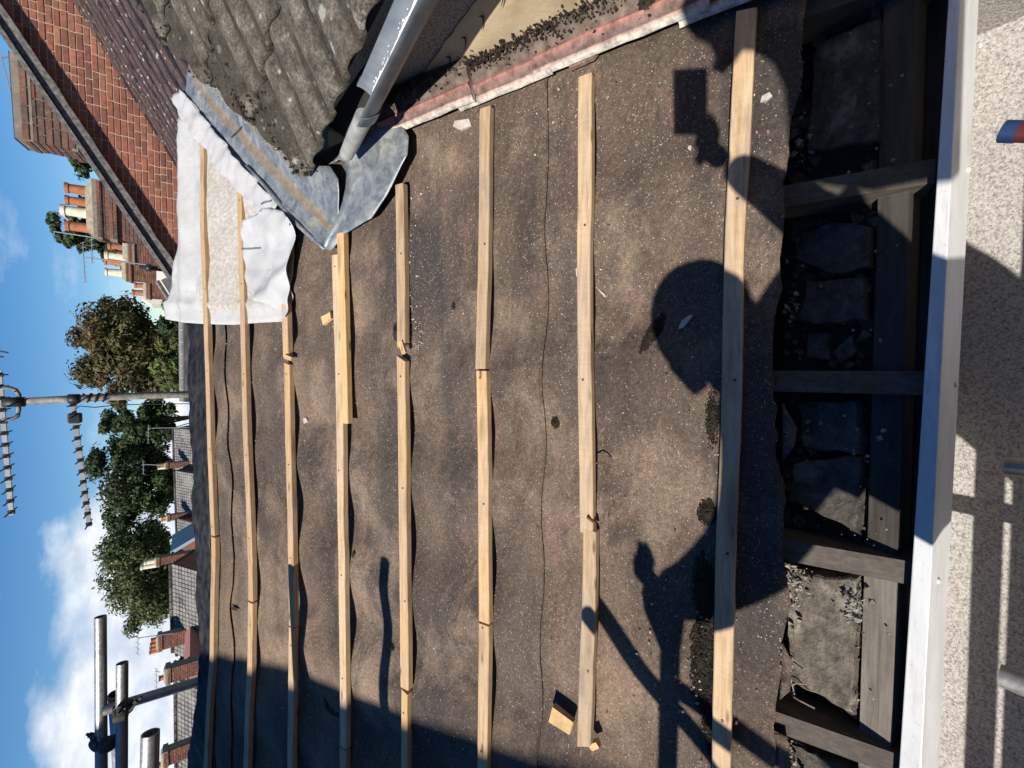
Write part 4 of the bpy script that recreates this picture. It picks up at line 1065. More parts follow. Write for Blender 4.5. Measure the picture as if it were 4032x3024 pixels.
def brown_roof():
    def m_brown():
        k = Mat('brown_tile'); p = k.co(); rn = k.rnd(); f = k.noise(16, 5, 0.65, p)
        col = k.ramp(f, [(0.3, (0.046, 0.028, 0.025)), (0.6, (0.105, 0.064, 0.054)), (0.75, (0.155, 0.098, 0.08))])
        vd = k.voro(26, k.mapv(p, (1.0, 1.0, 0.6))); vc = k.sep(k.voro(26, k.mapv(p, (1.0, 1.0, 0.6)), out='Color'))
        col = k.mix(k.math('MULTIPLY', k.ramp(k.math('ADD', vd, k.math('MULTIPLY_ADD', k.noise(70, 3), 0.4, -0.2)), [(0.2, 1.0), (0.3, 0.0)]), k.math('LESS_THAN', vc[0], 0.34)), col, (0.46, 0.45, 0.43))
        col = k.mix(k.ramp(k.noise(9, 5, 0.7, p), [(0.52, 0.0), (0.64, 0.85)]), col, (0.024, 0.018, 0.016))
        px_ = k.math('ABSOLUTE', k.sep(k.co('obj'))[0]); col = k.mix(k.ramp(px_, [(0.07, 0.0), (0.095, 0.92)]), col, (0.010, 0.008, 0.008))  # pans near black: shade between the rolls put into the colour
        return k.done(col, 0.62, k.bump(k.math('ADD', f, k.noise(60, 4, 0.7, p)), 0.8, 0.012), spec=0.4)
    t = thing('brown_roof', 'purple-brown tiled roof specked with lichen against the brick gable', 'roof', tuple(GB0))
    ex = -GN; eu = GSU; en = ex.cross(eu); 
    if en.z < 0: ex = GN; en = ex.cross(eu)
    sh = tile_shape(0.33, 0.44, (0.5,), 0.019, 0.27, 0.012, 0.008, 22, 1.6)
    sg = 1 if ex.dot(GN) > 0 else -1
    org = GB0 - eu * 1.7 - en * 0.02
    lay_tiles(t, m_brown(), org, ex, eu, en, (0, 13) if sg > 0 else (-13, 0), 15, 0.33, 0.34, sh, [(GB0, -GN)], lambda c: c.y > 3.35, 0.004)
    b = B(); p0 = org - en * 0.05; g = GN * 4.0; b.add([p0, p0 + eu * 5.2, p0 + eu * 5.2 + g, p0 + g], [(0, 1, 2, 3)]); b.put('underlay', SOOT, t)
    # wall under the eaves of that roof
    b = B(); q = org + GN * 0.1; b.hexa([V((q.x + 0.3, q.y, -6.3)), V((q.x + 3, q.y, -6.3)), V((q.x + 3, q.y, -6.3)) + GN * 3.4, V((q.x + 0.3, q.y, -6.3)) + GN * 3.4, q + V((0.3, 0, -0.1)), q + V((3, 0, -0.1)), q + V((3, 0, -0.1)) + GN * 3.4, q + V((0.3, 0, -0.1)) + GN * 3.4]); b.put('wall', JOINT, t)
brown_roof()

# ------------------------------------------------------------------ more chimneys along the terrace
def chimney_thing(label, fl_px, fr_px, Y, D, H, bl, bh, pots, solo=False, bands=((0.0, 0.16, 0.05), (0.16, 0.24, 0.09)), cap=0.18, group='chimney stacks of the terrace'):
    fl = at(*fl_px, Y); W = (at(*fr_px, Y) - fl).dot(GW)
    t = thing('chimney_stack', label, 'chimney', (fl.x, fl.y, fl.z - H), group)
    stack(t, fl, W, D, H, bl, bh, solo, bands, None, BRICK_S if solo else BRICK, JOINT_S, cap)
    for (px, py, topx, r, mt) in pots:
        b0 = at(px, py, Y + D * 0.5); tp = at(topx, py, Y + D * 0.5); pot(t, b0 - UP * 0.1, (tp.z - b0.z) + 0.1, r, mt)
    return t
chimney_thing('brick chimney stack with three terracotta pots and one cream pot', (203, 512), (203, 392), 17, 0.95, 3.4, 0.25, 0.085,
              [(194, 414, 140, 0.13, POT), (190, 439, 141, 0.12, POT), (192, 462, 131, 0.14, POT_C), (196, 494, 141, 0.13, POT)], True, ((0.0, 0.18, 0.05), (0.34, 0.50, 0.08)), 0.16)
chimney_thing('smaller brick stack with one orange and one cream pot', (276, 566), (276, 520), 26, 0.9, 3.6, 0.24, 0.085, [(274, 536, 233, 0.16, POT), (276, 556, 226, 0.17, POT_C), (270, 549, 246, 0.15, BRICK_S)])
chimney_thing('brick stack with a pale cream pot at its left end', (272, 607), (272, 563), 33, 1.0, 4.6, 0.24, 0.085, [(259, 590, 227, 0.2, POT_C), (259, 567, 225, 0.2, POT)])
chimney_thing('low brick stack with dark red pots beside the cream gable', (316, 645), (316, 609), 43, 1.1, 4.0, 0.24, 0.085, [(316, 634, 285, 0.22, POT), (316, 618, 290, 0.2, POT)])
def white_gable():
    Y = 12.5; t = thing('white_gable', 'white rendered gable end below the brick chimney stacks', 'house', tuple(at(390, 620, Y)))
    f = [at(*p, Y) for p in ((338, 578), (338, 609), (368, 654), (430, 657), (430, 575))]; bk = [p + V((0.4, 5, 0)) for p in f]; n = 5
    b = B(); b.add(f + bk, [tuple(range(n)), tuple(range(n, 2 * n))[::-1]] + [(i, (i + 1) % n, n + (i + 1) % n, n + i) for i in range(n)])
    b.put('wall', m_simple('white_render', [(0.66, 0.65, 0.60), (0.76, 0.75, 0.70)], 2, 0.85, 0.1), t)
    b = B(); d0, d1 = at(339, 607, Y - 0.1), at(371, 657, Y - 0.1); b.tube([d0, d1], 0.05, 6); b.put('verge', GREYWOOD, t)
    t2 = thing('flue_pipe', 'short black flue pipe in front of the brick stacks', 'flue', tuple(at(372, 583, 11)))
    b = B(); p = at(376, 584, 11); b.lathe(p, UP, [(0, 0.045), (0.34, 0.045), (0.34, 0.07), (0.42, 0.07), (0.42, 0.045), (0.52, 0.03)], 12); b.put('pipe', m_simple('black_plastic', [(0.02, 0.022, 0.026)], 5, 0.4, 0), t2, True)
white_gable()
def cream_wall():
    Y = 48; t = thing('cream_gable', 'small cream rendered wall beyond the last chimney stack', 'house', tuple(at(400, 650, Y)))
    f = [at(*p, Y) for p in ((303, 643), (326, 657), (420, 661), (420, 640))]; n = 4; bk = [p + V((0, 3, 0)) for p in f]
    b = B(); b.add(f + bk, [(0, 1, 2, 3), (7, 6, 5, 4)] + [(i, (i + 1) % n, n + (i + 1) % n, n + i) for i in range(n)]); b.put('wall', m_simple('cream_paint', [(0.6, 0.55, 0.44), (0.68, 0.63, 0.52)], 1, 0.85, 0), t)
cream_wall()

# ------------------------------------------------------------------ the terrace across the gardens
def m_slate():
    k = Mat('far_roof_tile'); uv = k.co('uv'); b = k.node('ShaderNodeTexBrick'); k.L(uv, b.inputs['Vector'])
    b.inputs['Color1'].default_value = (0.24, 0.225, 0.205, 1); b.inputs['Color2'].default_value = (0.155, 0.145, 0.13, 1); b.inputs['Mortar'].default_value = (0.035, 0.033, 0.03, 1)
    b.inputs['Scale'].default_value = 1.0; b.inputs['Mortar Size'].default_value = 0.035; b.inputs['Brick Width'].default_value = 0.25; b.inputs['Row Height'].default_value = 0.30; b.offset = 0.0
    col = k.mix(k.ramp(k.noise(0.8, 5, 0.6), [(0.45, 0.0), (0.7, 0.5)]), b.outputs[0], (0.30, 0.285, 0.25))
    return k.done(col, 0.9, k.bump(b.outputs['Fac'], -0.8, 0.05), spec=0.2)
FARTILE = m_slate()
def far_house(label, px_l, px_r, Y, drop, wallcol, depth=5.0, group='terrace houses across the gardens'):
    """px_l, px_r: ends of the ridge"""
    a, c = at(*px_l, Y), at(*px_r, Y); mid = (a + c) / 2
    t = thing('terrace_house', label, 'house', (mid.x, mid.y, -6.3), group)
    dn = V((0, -depth, -drop)); bk = V((0, depth, -drop)); th = V((0, 0, -0.12))
    for d in (dn, bk):
        me_v = [a, c, c + d, a + d, a + th, c + th, c + d + th, a + d + th]
        o = child('roof_slope', me_v, [(0, 1, 2, 3), (7, 6, 5, 4), (3, 2, 6, 7), (0, 3, 7, 4), (1, 5, 6, 2)], FARTILE, t)
        uvl = o.data.uv_layers.new(name='UVMap'); L = (c - a).length; Dn = d.length; uvs = [(0, Dn), (L, Dn), (L, 0), (0, 0)] * 2
        for p in o.data.polygons:
            for li in p.loop_indices: uvl.data[li].uv = uvs[o.data.loops[li].vertex_index]
    b = B(); n_ = max(3, int((c - a).length / 0.45))
    for i in range(n_): u0, u1 = i / n_ + 0.004, (i + 1) / n_ - 0.004; b.tube([a + (c - a) * u0 + UP * 0.02, a + (c - a) * u1 + UP * 0.02], 0.10, 8)
    b.put('ridge_tiles', FARTILE, t)
    b = B(); i_ = V((0.08 if c.x > a.x else -0.08, 0, 0)); wl, wr = a + i_, c - i_
    f = lambda p, d: p + d * 0.94 + V((0, 0, -0.14))
    q = [f(wl, dn), f(wr, dn), f(wr, bk), f(wl, bk)]; b.hexa([V((p.x, p.y, -6.3)) for p in q] + q)
    for e in (wl, wr): b.add([f(e, dn), f(e, bk), e + V((0, 0, -0.13))], [(0, 1, 2)])
    b.put('wall', wallcol, t)
    # rear windows
    for k_ in range(int((c - a).length / 3)):
        u = (k_ + 0.5) / int((c - a).length / 3); p = q[0] + (q[1] - q[0]) * u
        for z in (-1.6, -4.2):
            w = B(); w.cbox((p.x - 0.6, p.y - 0.05, p.z + z), (p.x + 0.6, p.y + 0.05, p.z + z + 1.2)); fr = w.put('window', m_white_frame, t)
            w = B(); w.cbox((p.x - 0.5, p.y - 0.07, p.z + z + 0.1), (p.x + 0.5, p.y - 0.055, p.z + z + 1.1)); 
            pl = t.location + fr.location; o = ob('pane', mesh('pane', [v - t.location for v in w.v], w.f, m_dark_glass), fr)
    return t
m_white_frame = m_simple('white_frame', [(0.7, 0.7, 0.68)], 4, 0.5, 0); m_dark_glass = m_simple('dark_glass', [(0.02, 0.025, 0.03)], 4, 0.08, 0, spec=0.6)
BRICKWALL = m_simple('brick_wall_far', [(0.20, 0.08, 0.055), (0.30, 0.12, 0.08)], 9, 0.9, 0)
PINKWALL = m_simple('pink_wall_far', [(0.36, 0.15, 0.13), (0.42, 0.19, 0.16)], 2, 0.9, 0)
far_house('far grey-roofed terrace house nearest the aerial mast', (377, 1015), (374, 925), 52, 2.9, BRICKWALL)
far_house('far grey-roofed terrace house between two small chimneys', (381, 1118), (377.5, 1017), 50, 2.9, BRICKWALL)
far_house('far grey-roofed terrace house right of the red gable', (383.5, 1190), (381.2, 1120), 48, 2.8, BRICKWALL)
far_house('near grey-roofed terrace house left of the red gable', (374, 1410), (369, 1218), 34, 3.0, BRICKWALL)
far_house('grey-roofed terrace house at the far left behind the scaffold tubes', (383, 1760), (380, 1468), 30, 3.0, PINKWALL)
def ridge_row():
    t = thing('ridge_roof', 'dark roof with pale-jointed grey ridge tiles beside the aerial mast', 'roof', tuple(at(400, 780, 14)))
    a, c = at(396, 868, 14), at(393, 560, 14); b = B(); n_ = 12
    for i in range(n_):
        u0, u1 = i / n_ + 0.004, (i + 1) / n_ - 0.004; bb = B(); bb.tube([a + (c - a) * u0, a + (c - a) * u1], 0.085, 10); o = bb.put('ridge_tile', m_ridge, t); auto_smooth(o, 40)
    b.tube([a, c], 0.072, 8); b.put('bedding', JOINT, t)
    b = B(); d = V((0, -3.5, -2.0)); b.add([a, c, c + d, a + d, a + V((0, 3.5, -2)), c + V((0, 3.5, -2))], [(0, 1, 2, 3), (1, 0, 4, 5)]); b.put('slope', FARTILE, t)
m_ridge = m_simple('grey_ridge', [(0.12, 0.125, 0.135), (0.2, 0.205, 0.21)], 8, 0.7, 0.2)
ridge_row()
def dormer():
    Y = 40; t = thing('red_gable', 'small red brick gable with pale blue-grey barge boards', 'gable', tuple(at(430, 1188, Y)))
    A, L_, R__ = at(374, 1192, Y), at(424, 1216, Y), at(424, 1162, Y); bk = V((0, 4, 0))
    b = B(); b.add([A, L_, R__, A + bk, L_ + bk, R__ + bk], [(0, 1, 2), (5, 4, 3), (0, 3, 4, 1), (0, 2, 5, 3), (1, 4, 5, 2)]); b.put('wall', BRICKWALL, t)
    for e in (L_, R__):
        b = B(); d = (e - A).normalized(); n_ = d.cross(V((0, 1, 0))); n_ = n_ if n_.z > 0 else -n_; c = (A + e) / 2 + n_ * 0.05
        b.box(c + V((0, 1.8, 0)), d * ((e - A).length / 2 + 0.1), V((0, 2.0, 0)), n_ * 0.11); b.put('barge_board', m_simple('blue_grey_paint', [(0.3, 0.36, 0.42)], 2, 0.6, 0) if e is L_ else bpy.data.materials['blue_grey_paint'], t)
dormer()
def small_stack(label, px, Y, H, pots, topx=None, W=0.9, D=0.42):
    (x0, ya), (x1, yb) = px; ya -= 2.5; yb += 1.5; chimney_thing(label, (x0, ya), (x0, yb), Y, D, H, 0.24, 0.09, pots, False, ((0.0, 0.2, 0.06),), 0.08)
small_stack('small far stack with two yellow pots, second from the mast', ((357, 1015), (385, 999)), 50, 2.4, [(356, 1010, 341, 0.14, POT_C), (356, 1003, 339, 0.14, POT)])
small_stack('small far stack with short pots between grey roofs', ((361, 1129), (390, 1112)), 48, 2.2, [(361, 1125, 348, 0.16, POT_C), (361, 1117, 348, 0.16, POT)])
small_stack('tall far stack with two cream pots beside the red gable', ((337, 1226), (380, 1204)), 38, 2.8, [(336, 1220, 303, 0.17, POT_C), (335, 1211, 311, 0.17, POT_C)])
small_stack('dark far stack with four red pots right of the scaffold tubes', ((341, 1410), (388, 1372)), 33, 2.2, [(340, 1405, 322, 0.13, POT), (339, 1398, 323, 0.13, POT), (338, 1390, 324, 0.13, POT), (337, 1381, 326, 0.13, POT)])
small_stack('broad dark stack with one red pot above the pink gable', ((358, 1482), (420, 1442)), 28, 2.6, [(357, 1462, 343, 0.13, POT)])
small_stack('dark stack at the far left edge behind the scaffold', ((352, 1662), (392, 1622)), 26, 2.2, [(352, 1650, 338, 0.13, POT)])
def pink_gable():
    Y = 29; t = thing('pink_gable', 'pinkish rendered gable beside the broad dark stack', 'gable', tuple(at(430, 1440, Y)))
    f = [at(*p, Y) for p in ((397, 1446), (410, 1420), (440, 1425), (440, 1475), (405, 1466))]; n = 5; bk = [p + V((0, 4, 0)) for p in f]
    b = B(); b.add(f + bk, [tuple(range(n)), tuple(range(n, 2 * n))[::-1]] + [(i, (i + 1) % n, n + (i + 1) % n, n + i) for i in range(n)]); b.put('wall', PINKWALL, t)
    b = B(); b.tube([f[0], f[1]], 0.09, 6); b.tube([f[0], f[4]], 0.09, 6); b.put('verge', GREYWOOD, t)
pink_gable()

# ------------------------------------------------------------------ trees
def m_leaf(name):
    k = Mat(name); col = k.attr('col'); b = k.b
    k.done(col, 0.6, spec=0.25)
    b.inputs['Transmission Weight'].default_value = 0.0
    tr = k.node('ShaderNodeBsdfTranslucent'); k.L(col, tr.inputs[0]); mx = k.node('ShaderNodeMixShader'); mx.inputs[0].default_value = 0.25
    k.L(b.outputs[0], mx.inputs[1]); k.L(tr.outputs[0], mx.inputs[2]); k.L(mx.outputs[0], k.nt.nodes['Material Output'].inputs[0]); return k.m
LEAF = m_leaf('foliage'); BARK = m_simple('bark', [(0.05, 0.04, 0.03), (0.11, 0.09, 0.07)], 3, 0.95, 0.5)
def tree(label, top, left, right, low, Y, cols, n_lobes, leaves, leaf, style='round', seed=1, dens=1.0):
    """top, left, right, low: pixels of the crown's extremes (left and right as seen upright)"""
    rg = random.Random(seed); T, Lp, Rp, Lo = at(*top, Y), at(*left, Y), at(*right, Y), at(*low, Y)
    cx = (Lp.x + Rp.x) / 2; rx = abs(Rp.x - Lp.x) / 2 * 1.02; n_lobes = int(n_lobes * 1.1); leaves = int(leaves * 1.6); zt, zb = T.z, min(Lo.z, T.z - 2); rz = (zt - zb) / 2; ry = rx * 0.85
    t = thing('tree', label, 'tree', (cx, Y, -6.3), 'trees beyond the roofs')
    lobes = []
    for i in range(n_lobes):
        for _ in range(30):
            u, v, w = rg.uniform(-1, 1), rg.uniform(-1, 1), rg.uniform(-1, 1)
            if style == 'cone':
                lim = (1 - (w + 1) / 2) ** 0.6 * 1.0 + 0.10
                if u * u + v * v < lim * lim: break
            elif u * u + v * v + w * w < 1: break
        r = rg.uniform(0.12, 0.28) * rx * (0.75 if style == 'cone' else 1); ax = T.x - cx
        k = (w + 1) / 2
        lobes.append((V((cx + u * (rx - r * 0.7) + ax * max(0, k) ** 2 * (1 - abs(u)), Y + v * (ry - r * 0.7), zb + rz + w * (rz - r * 0.55))), r, rg.uniform(0.55, 1.35), rg.random()))
    vs, fs, cc = [], [], []; per = leaves // n_lobes
    for (c, r, sh, hu) in lobes:
        for i in range(per):
            d = V((rg.gauss(0, 1), rg.gauss(0, 1), rg.gauss(0, 1))).normalized(); rr = r * (rg.random() ** 0.35) * (1.0 + 0.25 * rg.gauss(0, 1) * 0.4)
            fl = 0.55 if style in ('tier', 'cone') else 0.8
            p = c + V((d.x * rr * 1.15, d.y * rr * 1.15, d.z * rr * fl)); s = leaf * rg.uniform(0.4, 1.15)
            nn = (d + V((rg.gauss(0, .5), rg.gauss(0, .5), rg.gauss(0, .5) + 0.4))).normalized(); a = nn.orthogonal().normalized(); a.rotate(Matrix.Rotation(rg.uniform(0, 6.28), 3, nn)); b_ = nn.cross(a)
            k = len(vs); vs += [p - a * s, p + b_ * s * 0.5, p + a * s, p - b_ * s * 0.5]; fs.append((k, k + 1, k + 2, k + 3))
            q = rg.random(); m1 = cols[0]; m2 = cols[1]; m3 = cols[2] if hu > 0.6 and len(cols) > 2 else m2
            f = sh * rg.uniform(0.75, 1.25); col = tuple((m1[j] * (1 - q) + m3[j] * q) * f for j in range(3)); cc += [col] * 4
    child('crown', vs, fs, LEAF, t, False, cc)
    b = B(); tb = V((cx, Y, -6.3)); tt = V((cx + (T.x - cx) * 0.5, Y, zb + rz * 1.0)); R0 = max(0.18, rx * 0.07)
    b.tube([tb, tb + (tt - tb) * 0.5 + V((rg.uniform(-.3, .3), 0, 0)), tt], [R0, R0 * 0.7, R0 * 0.3], 9)
    for (c, r, sh, hu) in lobes[::max(1, n_lobes // 12)]:
        f = rg.uniform(0.35, 0.8); s0 = tb + (tt - tb) * f; b.tube([s0, (s0 + c) / 2 + UP * 0.2, c], [R0 * 0.4, R0 * 0.25, R0 * 0.08], 6)
    b.put('trunk', BARK, t, True)
DG = ((0.022, 0.042, 0.015), (0.065, 0.10, 0.034), (0.085, 0.11, 0.04))
OL = ((0.055, 0.052, 0.018), (0.12, 0.11, 0.04), (0.16, 0.108, 0.045))
LG = ((0.048, 0.07, 0.022), (0.12, 0.145, 0.05), (0.15, 0.165, 0.07))
YG = ((0.05, 0.075, 0.016), (0.13, 0.16, 0.04), (0.20, 0.19, 0.06))
tree('dark conifer rising behind the four-pot chimney', (92, 490), (290, 592), (290, 405), (330, 480), 55, DG, 110, 17000, 0.26, 'cone', 3)
tree('second dark conifer half hidden behind the big chimney', (90, 300), (260, 425), (260, 190), (300, 300), 50, DG, 90, 14000, 0.26, 'cone', 31)
tree('large olive-brown horse chestnut behind the ridge', (134, 745), (260, 880), (250, 642), (400, 760), 62, OL, 90, 20000, 0.26, 'round', 5)
tree('yellow-green bush low in front of the horse chestnut', (325, 790), (370, 850), (365, 712), (420, 780), 44, YG, 30, 6000, 0.20, 'round', 8)
tree('green tree with thin top just left of the aerial mast', (205, 905), (300, 965), (300, 852), (400, 910), 75, DG, 42, 8000, 0.30, 'round', 12)
tree('wide dark pine with sky gaps above the grey roofs', (176, 1008), (330, 1150), (300, 905), (400, 1030), 82, DG, 72, 13000, 0.33, 'tier', 14)
tree('rounded mid-green tree behind the tall far stack', (203, 1190), (300, 1368), (300, 1125), (400, 1250), 72, LG, 84, 18000, 0.28, 'round', 17)
tree('low green treetop beside the dark four-pot stack', (368, 1420), (395, 1442), (392, 1402), (420, 1420), 60, LG, 8, 1600, 0.25, 'round', 21)
tree('small clump of leaves at the lower left roof corner', (416, 1640), (440, 1672), (440, 1615), (470, 1640), 16, YG, 10, 1800, 0.06, 'round', 22)
tree('dark hedge-like treetops below the chestnut', (338, 676), (390, 745), (385, 634), (430, 690), 46, DG, 26, 6000, 0.2, 'round', 25)

# ================================================================== aerials
ALU = m_simple('dull_aluminium', [(0.30, 0.30, 0.30), (0.46, 0.46, 0.45)], 30, 0.45, 0.2, metal=0.6)
RUSTY = m_simple('weathered_steel', [(0.10, 0.085, 0.07), (0.24, 0.22, 0.19), (0.40, 0.37, 0.32)], 18, 0.7, 0.4, metal=0.3)
BLACKP = m_simple('black_fittings', [(0.015, 0.015, 0.016), (0.035, 0.034, 0.034)], 20, 0.5, 0.2)
def big_aerial():
    Y = 4.3; base = at(418, 849, Y); top = at(20, 869, Y)
    t = thing('aerial_mast', 'tall grey aerial mast with two television aerials standing behind the ridge', 'aerial', (base.x, base.y, base.z - 1.2))
    b = B(); b.tube([base - UP * 1.2, at(300, 855, Y), at(165, 861, Y), top], [0.026, 0.026, 0.0245, 0.0235], 14); o = b.put('mast', RUSTY, t, True)
    b = B(); c = at(30, 868.5, Y); b.tube([c - UP * 0.05, c + UP * 0.05], 0.033, 12); b.put('clamp', BLACKP, t, True); b = B(); c2 = at(160, 861, Y); b.tube([c2 - UP * 0.03, c2 + UP * 0.03], 0.032, 12); b.put('clamp', BLACKP, t, True)
    # cable wound round the mast
    b = B(); pts = []
    for i in range(60):
        u = i / 59; c = at(180 + 60 * u, 860.2 - 2.7 * u, Y); a = u * 6.28 * 3.5; pts.append(c + V((math.cos(a), math.sin(a), 0)) * 0.029)
    b.tube(pts, 0.006, 6); c = at(165, 864, Y - 0.05)
    b.tube([at(162, 884, Y - 0.05), at(172, 877, Y - 0.05), at(205, 880, Y - 0.05), at(250, 875, Y), at(320, 873, Y), at(412, 872, Y)], 0.0035, 6); b.put('cable', BLACKP, t)
    def yagi(p0, p1, n, rod, name):
        a, c = at(*p0, Y), at(*p1, Y + 0.1); bb = B(); d = (c - a).normalized(); side = V((0, 1, 0)); w = d.cross(side).normalized()
        bb.box((a + c) / 2, d * (c - a).length / 2, side * 0.009, w * 0.012); boom = bb.put('boom', ALU, t)
        for i in range(n):
            u = 0.03 + 0.95 * i / (n - 1); p = a + (c - a) * u; r = B(); rl = rod * (1.25 - 0.35 * u); r.tube([p - side * rl - w * 0.002, p + side * rl - w * 0.002], 0.0045, 7)
            e = B(); e.box(p, d * 0.012, side * 0.014, w * 0.016); r.add(e.v, e.f)
            o = ob('element', mesh('element', [v - t.location for v in r.v], r.f, BLACKP), boom)
    yagi((157, 866), (193, 1137), 12, 0.14, 'lower'); yagi((-2, 800), (25, 1112), 13, 0.14, 'upper')
    b = B(); c = at(162, 903, Y - 0.02); b.box(c, V((0.035, 0, 0)), V((0, 0.03, 0)), V((0, 0, 0.035))); o = b.put('junction_box', BLACKP, t); md = o.modifiers.new('bev', 'BEVEL'); md.width = 0.01; md.segments = 2
    # bent bracket holding the upper aerial
    b = B(); b.tube([at(6, 838, Y), at(22, 838, Y), at(34, 842, Y), at(41, 852, Y), at(41, 866, Y)], 0.012, 8); b.tube([at(6, 907, Y), at(26, 905, Y), at(38, 899, Y), at(41, 884, Y), at(40, 870, Y)], 0.012, 8); b.put('bracket', RUSTY, t, True)
    b = B(); b.tube([at(-4, 758, Y), at(18, 762, Y)], 0.005, 6); b.tube([at(-4, 770, Y), at(8, 771, Y)], 0.005, 6); b.put('reflector_rod', BLACKP, t)
big_aerial()
def far_aerial(label, px, Y, boom, n, r=0.02, rod=0.25, ang=0.0):
    pts = [at(*p, Y) for p in px]; t = thing('television_aerial', label, 'aerial', tuple(pts[0]), 'small aerials on far chimneys')
    b = B(); b.tube(pts, r, 6); b.put('pole', ALU, t)
    a, c = at(*boom[0], Y), at(*boom[1], Y); b = B(); b.tube([a, c], r * 0.7, 6)
    for i in range(n):
        p = a + (c - a) * (i / max(1, n - 1)); b.tube([p - V((0, rod, rod * 0.5)), p + V((0, rod, rod * 0.5))], r * 0.5, 5)
    b.put('boom', ALU, t)
far_aerial('long aerial high against the sky beside the conifer', [(228, 512), (198, 508)], 20, ((197, 466), (199, 568)), 9, 0.018, 0.16)
far_aerial('aerial on a pale pole crossing the cream pot', [(318, 572), (182, 556)], 24, ((179, 524), (184, 610)), 9, 0.022, 0.2)
far_aerial('slanted aerial behind the four-pot chimney', [(215, 515), (116, 500)], 19, ((128, 456), (165, 494)), 5, 0.018, 0.22)
far_aerial('small aerial on a thin pole left of the mast', [(415, 923), (319, 925)], 30, ((321, 920), (320, 957)), 6, 0.018, 0.14)
far_aerial('dark aerial above the second far stack', [(352, 1005), (309, 1003)], 49, ((309, 996), (310, 1024)), 4, 0.03, 0.3)
far_aerial('thin dark aerial above the four-pot dark stack', [(375, 1368), (298, 1378)], 32, ((298, 1378), (297, 1412)), 4, 0.025, 0.2)
far_aerial('thin aerial above the broad dark stack', [(345, 1452), (335, 1450)], 28, ((337, 1445), (338, 1486)), 4, 0.02, 0.15)
far_aerial('dark aerial at the upper right corner above the big chimney', [(40, 120), (4, 125)], 9, ((2, 120), (26, 208)), 5, 0.008, 0.12)

# ================================================================== scaffold
GALV = None
def m_galv():
    k = Mat('galvanised_tube'); f = k.noise(55, 5, 0.7); g = k.noise(6, 4, 0.6, k.mapv(k.co(), (0.6, 2, 2)))
    col = k.ramp(f, [(0.3, (0.24, 0.24, 0.235)), (0.7, (0.42, 0.42, 0.41))]); col = k.mix(k.ramp(g, [(0.52, 0.0), (0.7, 0.4)]), col, (0.24, 0.17, 0.15))
    return k.done(col, k.ramp(f, [(0.3, 0.35), (0.7, 0.55)]), k.bump(f, 0.25, 0.002), metal=0.65, spec=0.5)
GALV = m_galv(); FORGED = m_simple('forged_clamp', [(0.03, 0.027, 0.024), (0.07, 0.062, 0.055)], 40, 0.6, 0.5, metal=0.3)
def tube_thing(a, c, label, r=0.0242, group='scaffold tubes', hollow=True):
    a, c = V(a), V(c); d = (c - a).normalized(); o1 = d.orthogonal().normalized(); o2 = d.cross(o1); n = 20; vs, fs = [], []
    for (p, rr) in ((c, r), (a, r), (a, r * 0.84), (a + d * 0.6, r * 0.84)):
        vs += [p + (o1 * math.cos(6.28318 * k / n) + o2 * math.sin(6.28318 * k / n)) * rr for k in range(n)]
    for j in range(3):
        for k in range(n): k2 = (k + 1) % n; fs.append((j * n + k, j * n + k2, (j + 1) * n + k2, (j + 1) * n + k))
    fs.append(tuple(range(n))); fs.append(tuple(3 * n + k for k in range(n))[::-1])
    b = B(); b.add(vs, fs); o = b.top('scaffold_tube', GALV, label, 'scaffold tube', False, group); auto_smooth(o, 40); return o
def coupler(c, ax1, ax2, label):
    """two saddles back to back with a bolt"""
    c = V(c); ax1 = V(ax1).normalized(); ax2 = V(ax2).normalized(); nrm = ax1.cross(ax2).normalized()
    t = thing('scaffold_coupler', label, 'coupler', tuple(c), 'scaffold couplers')
    for s, ax in ((1, ax1), (-1, ax2)):
        b = B(); m_ = c + nrm * 0.030 * s; b.tube([m_ - ax * 0.026, m_ - ax * 0.02, m_ + ax * 0.02, m_ + ax * 0.026], [0.028, 0.033, 0.033, 0.028], 14); o = b.put('saddle', FORGED, t); auto_smooth(o, 35)
        q = nrm.cross(ax); b = B(); b.tube([m_ + q * 0.035 - nrm * 0.03 * s, m_ + q * 0.036 + nrm * 0.065 * s], 0.0065, 8); b.lathe(m_ + q * 0.036 + nrm * 0.03 * s, nrm * s, [(0, 0.013), (0.014, 0.013)], 6); b.put('bolt', FORGED, t)
        b = B(); b.box(m_ + q * 0.034, ax * 0.018, q * 0.012, nrm * 0.018); b.put('flap', FORGED, t)
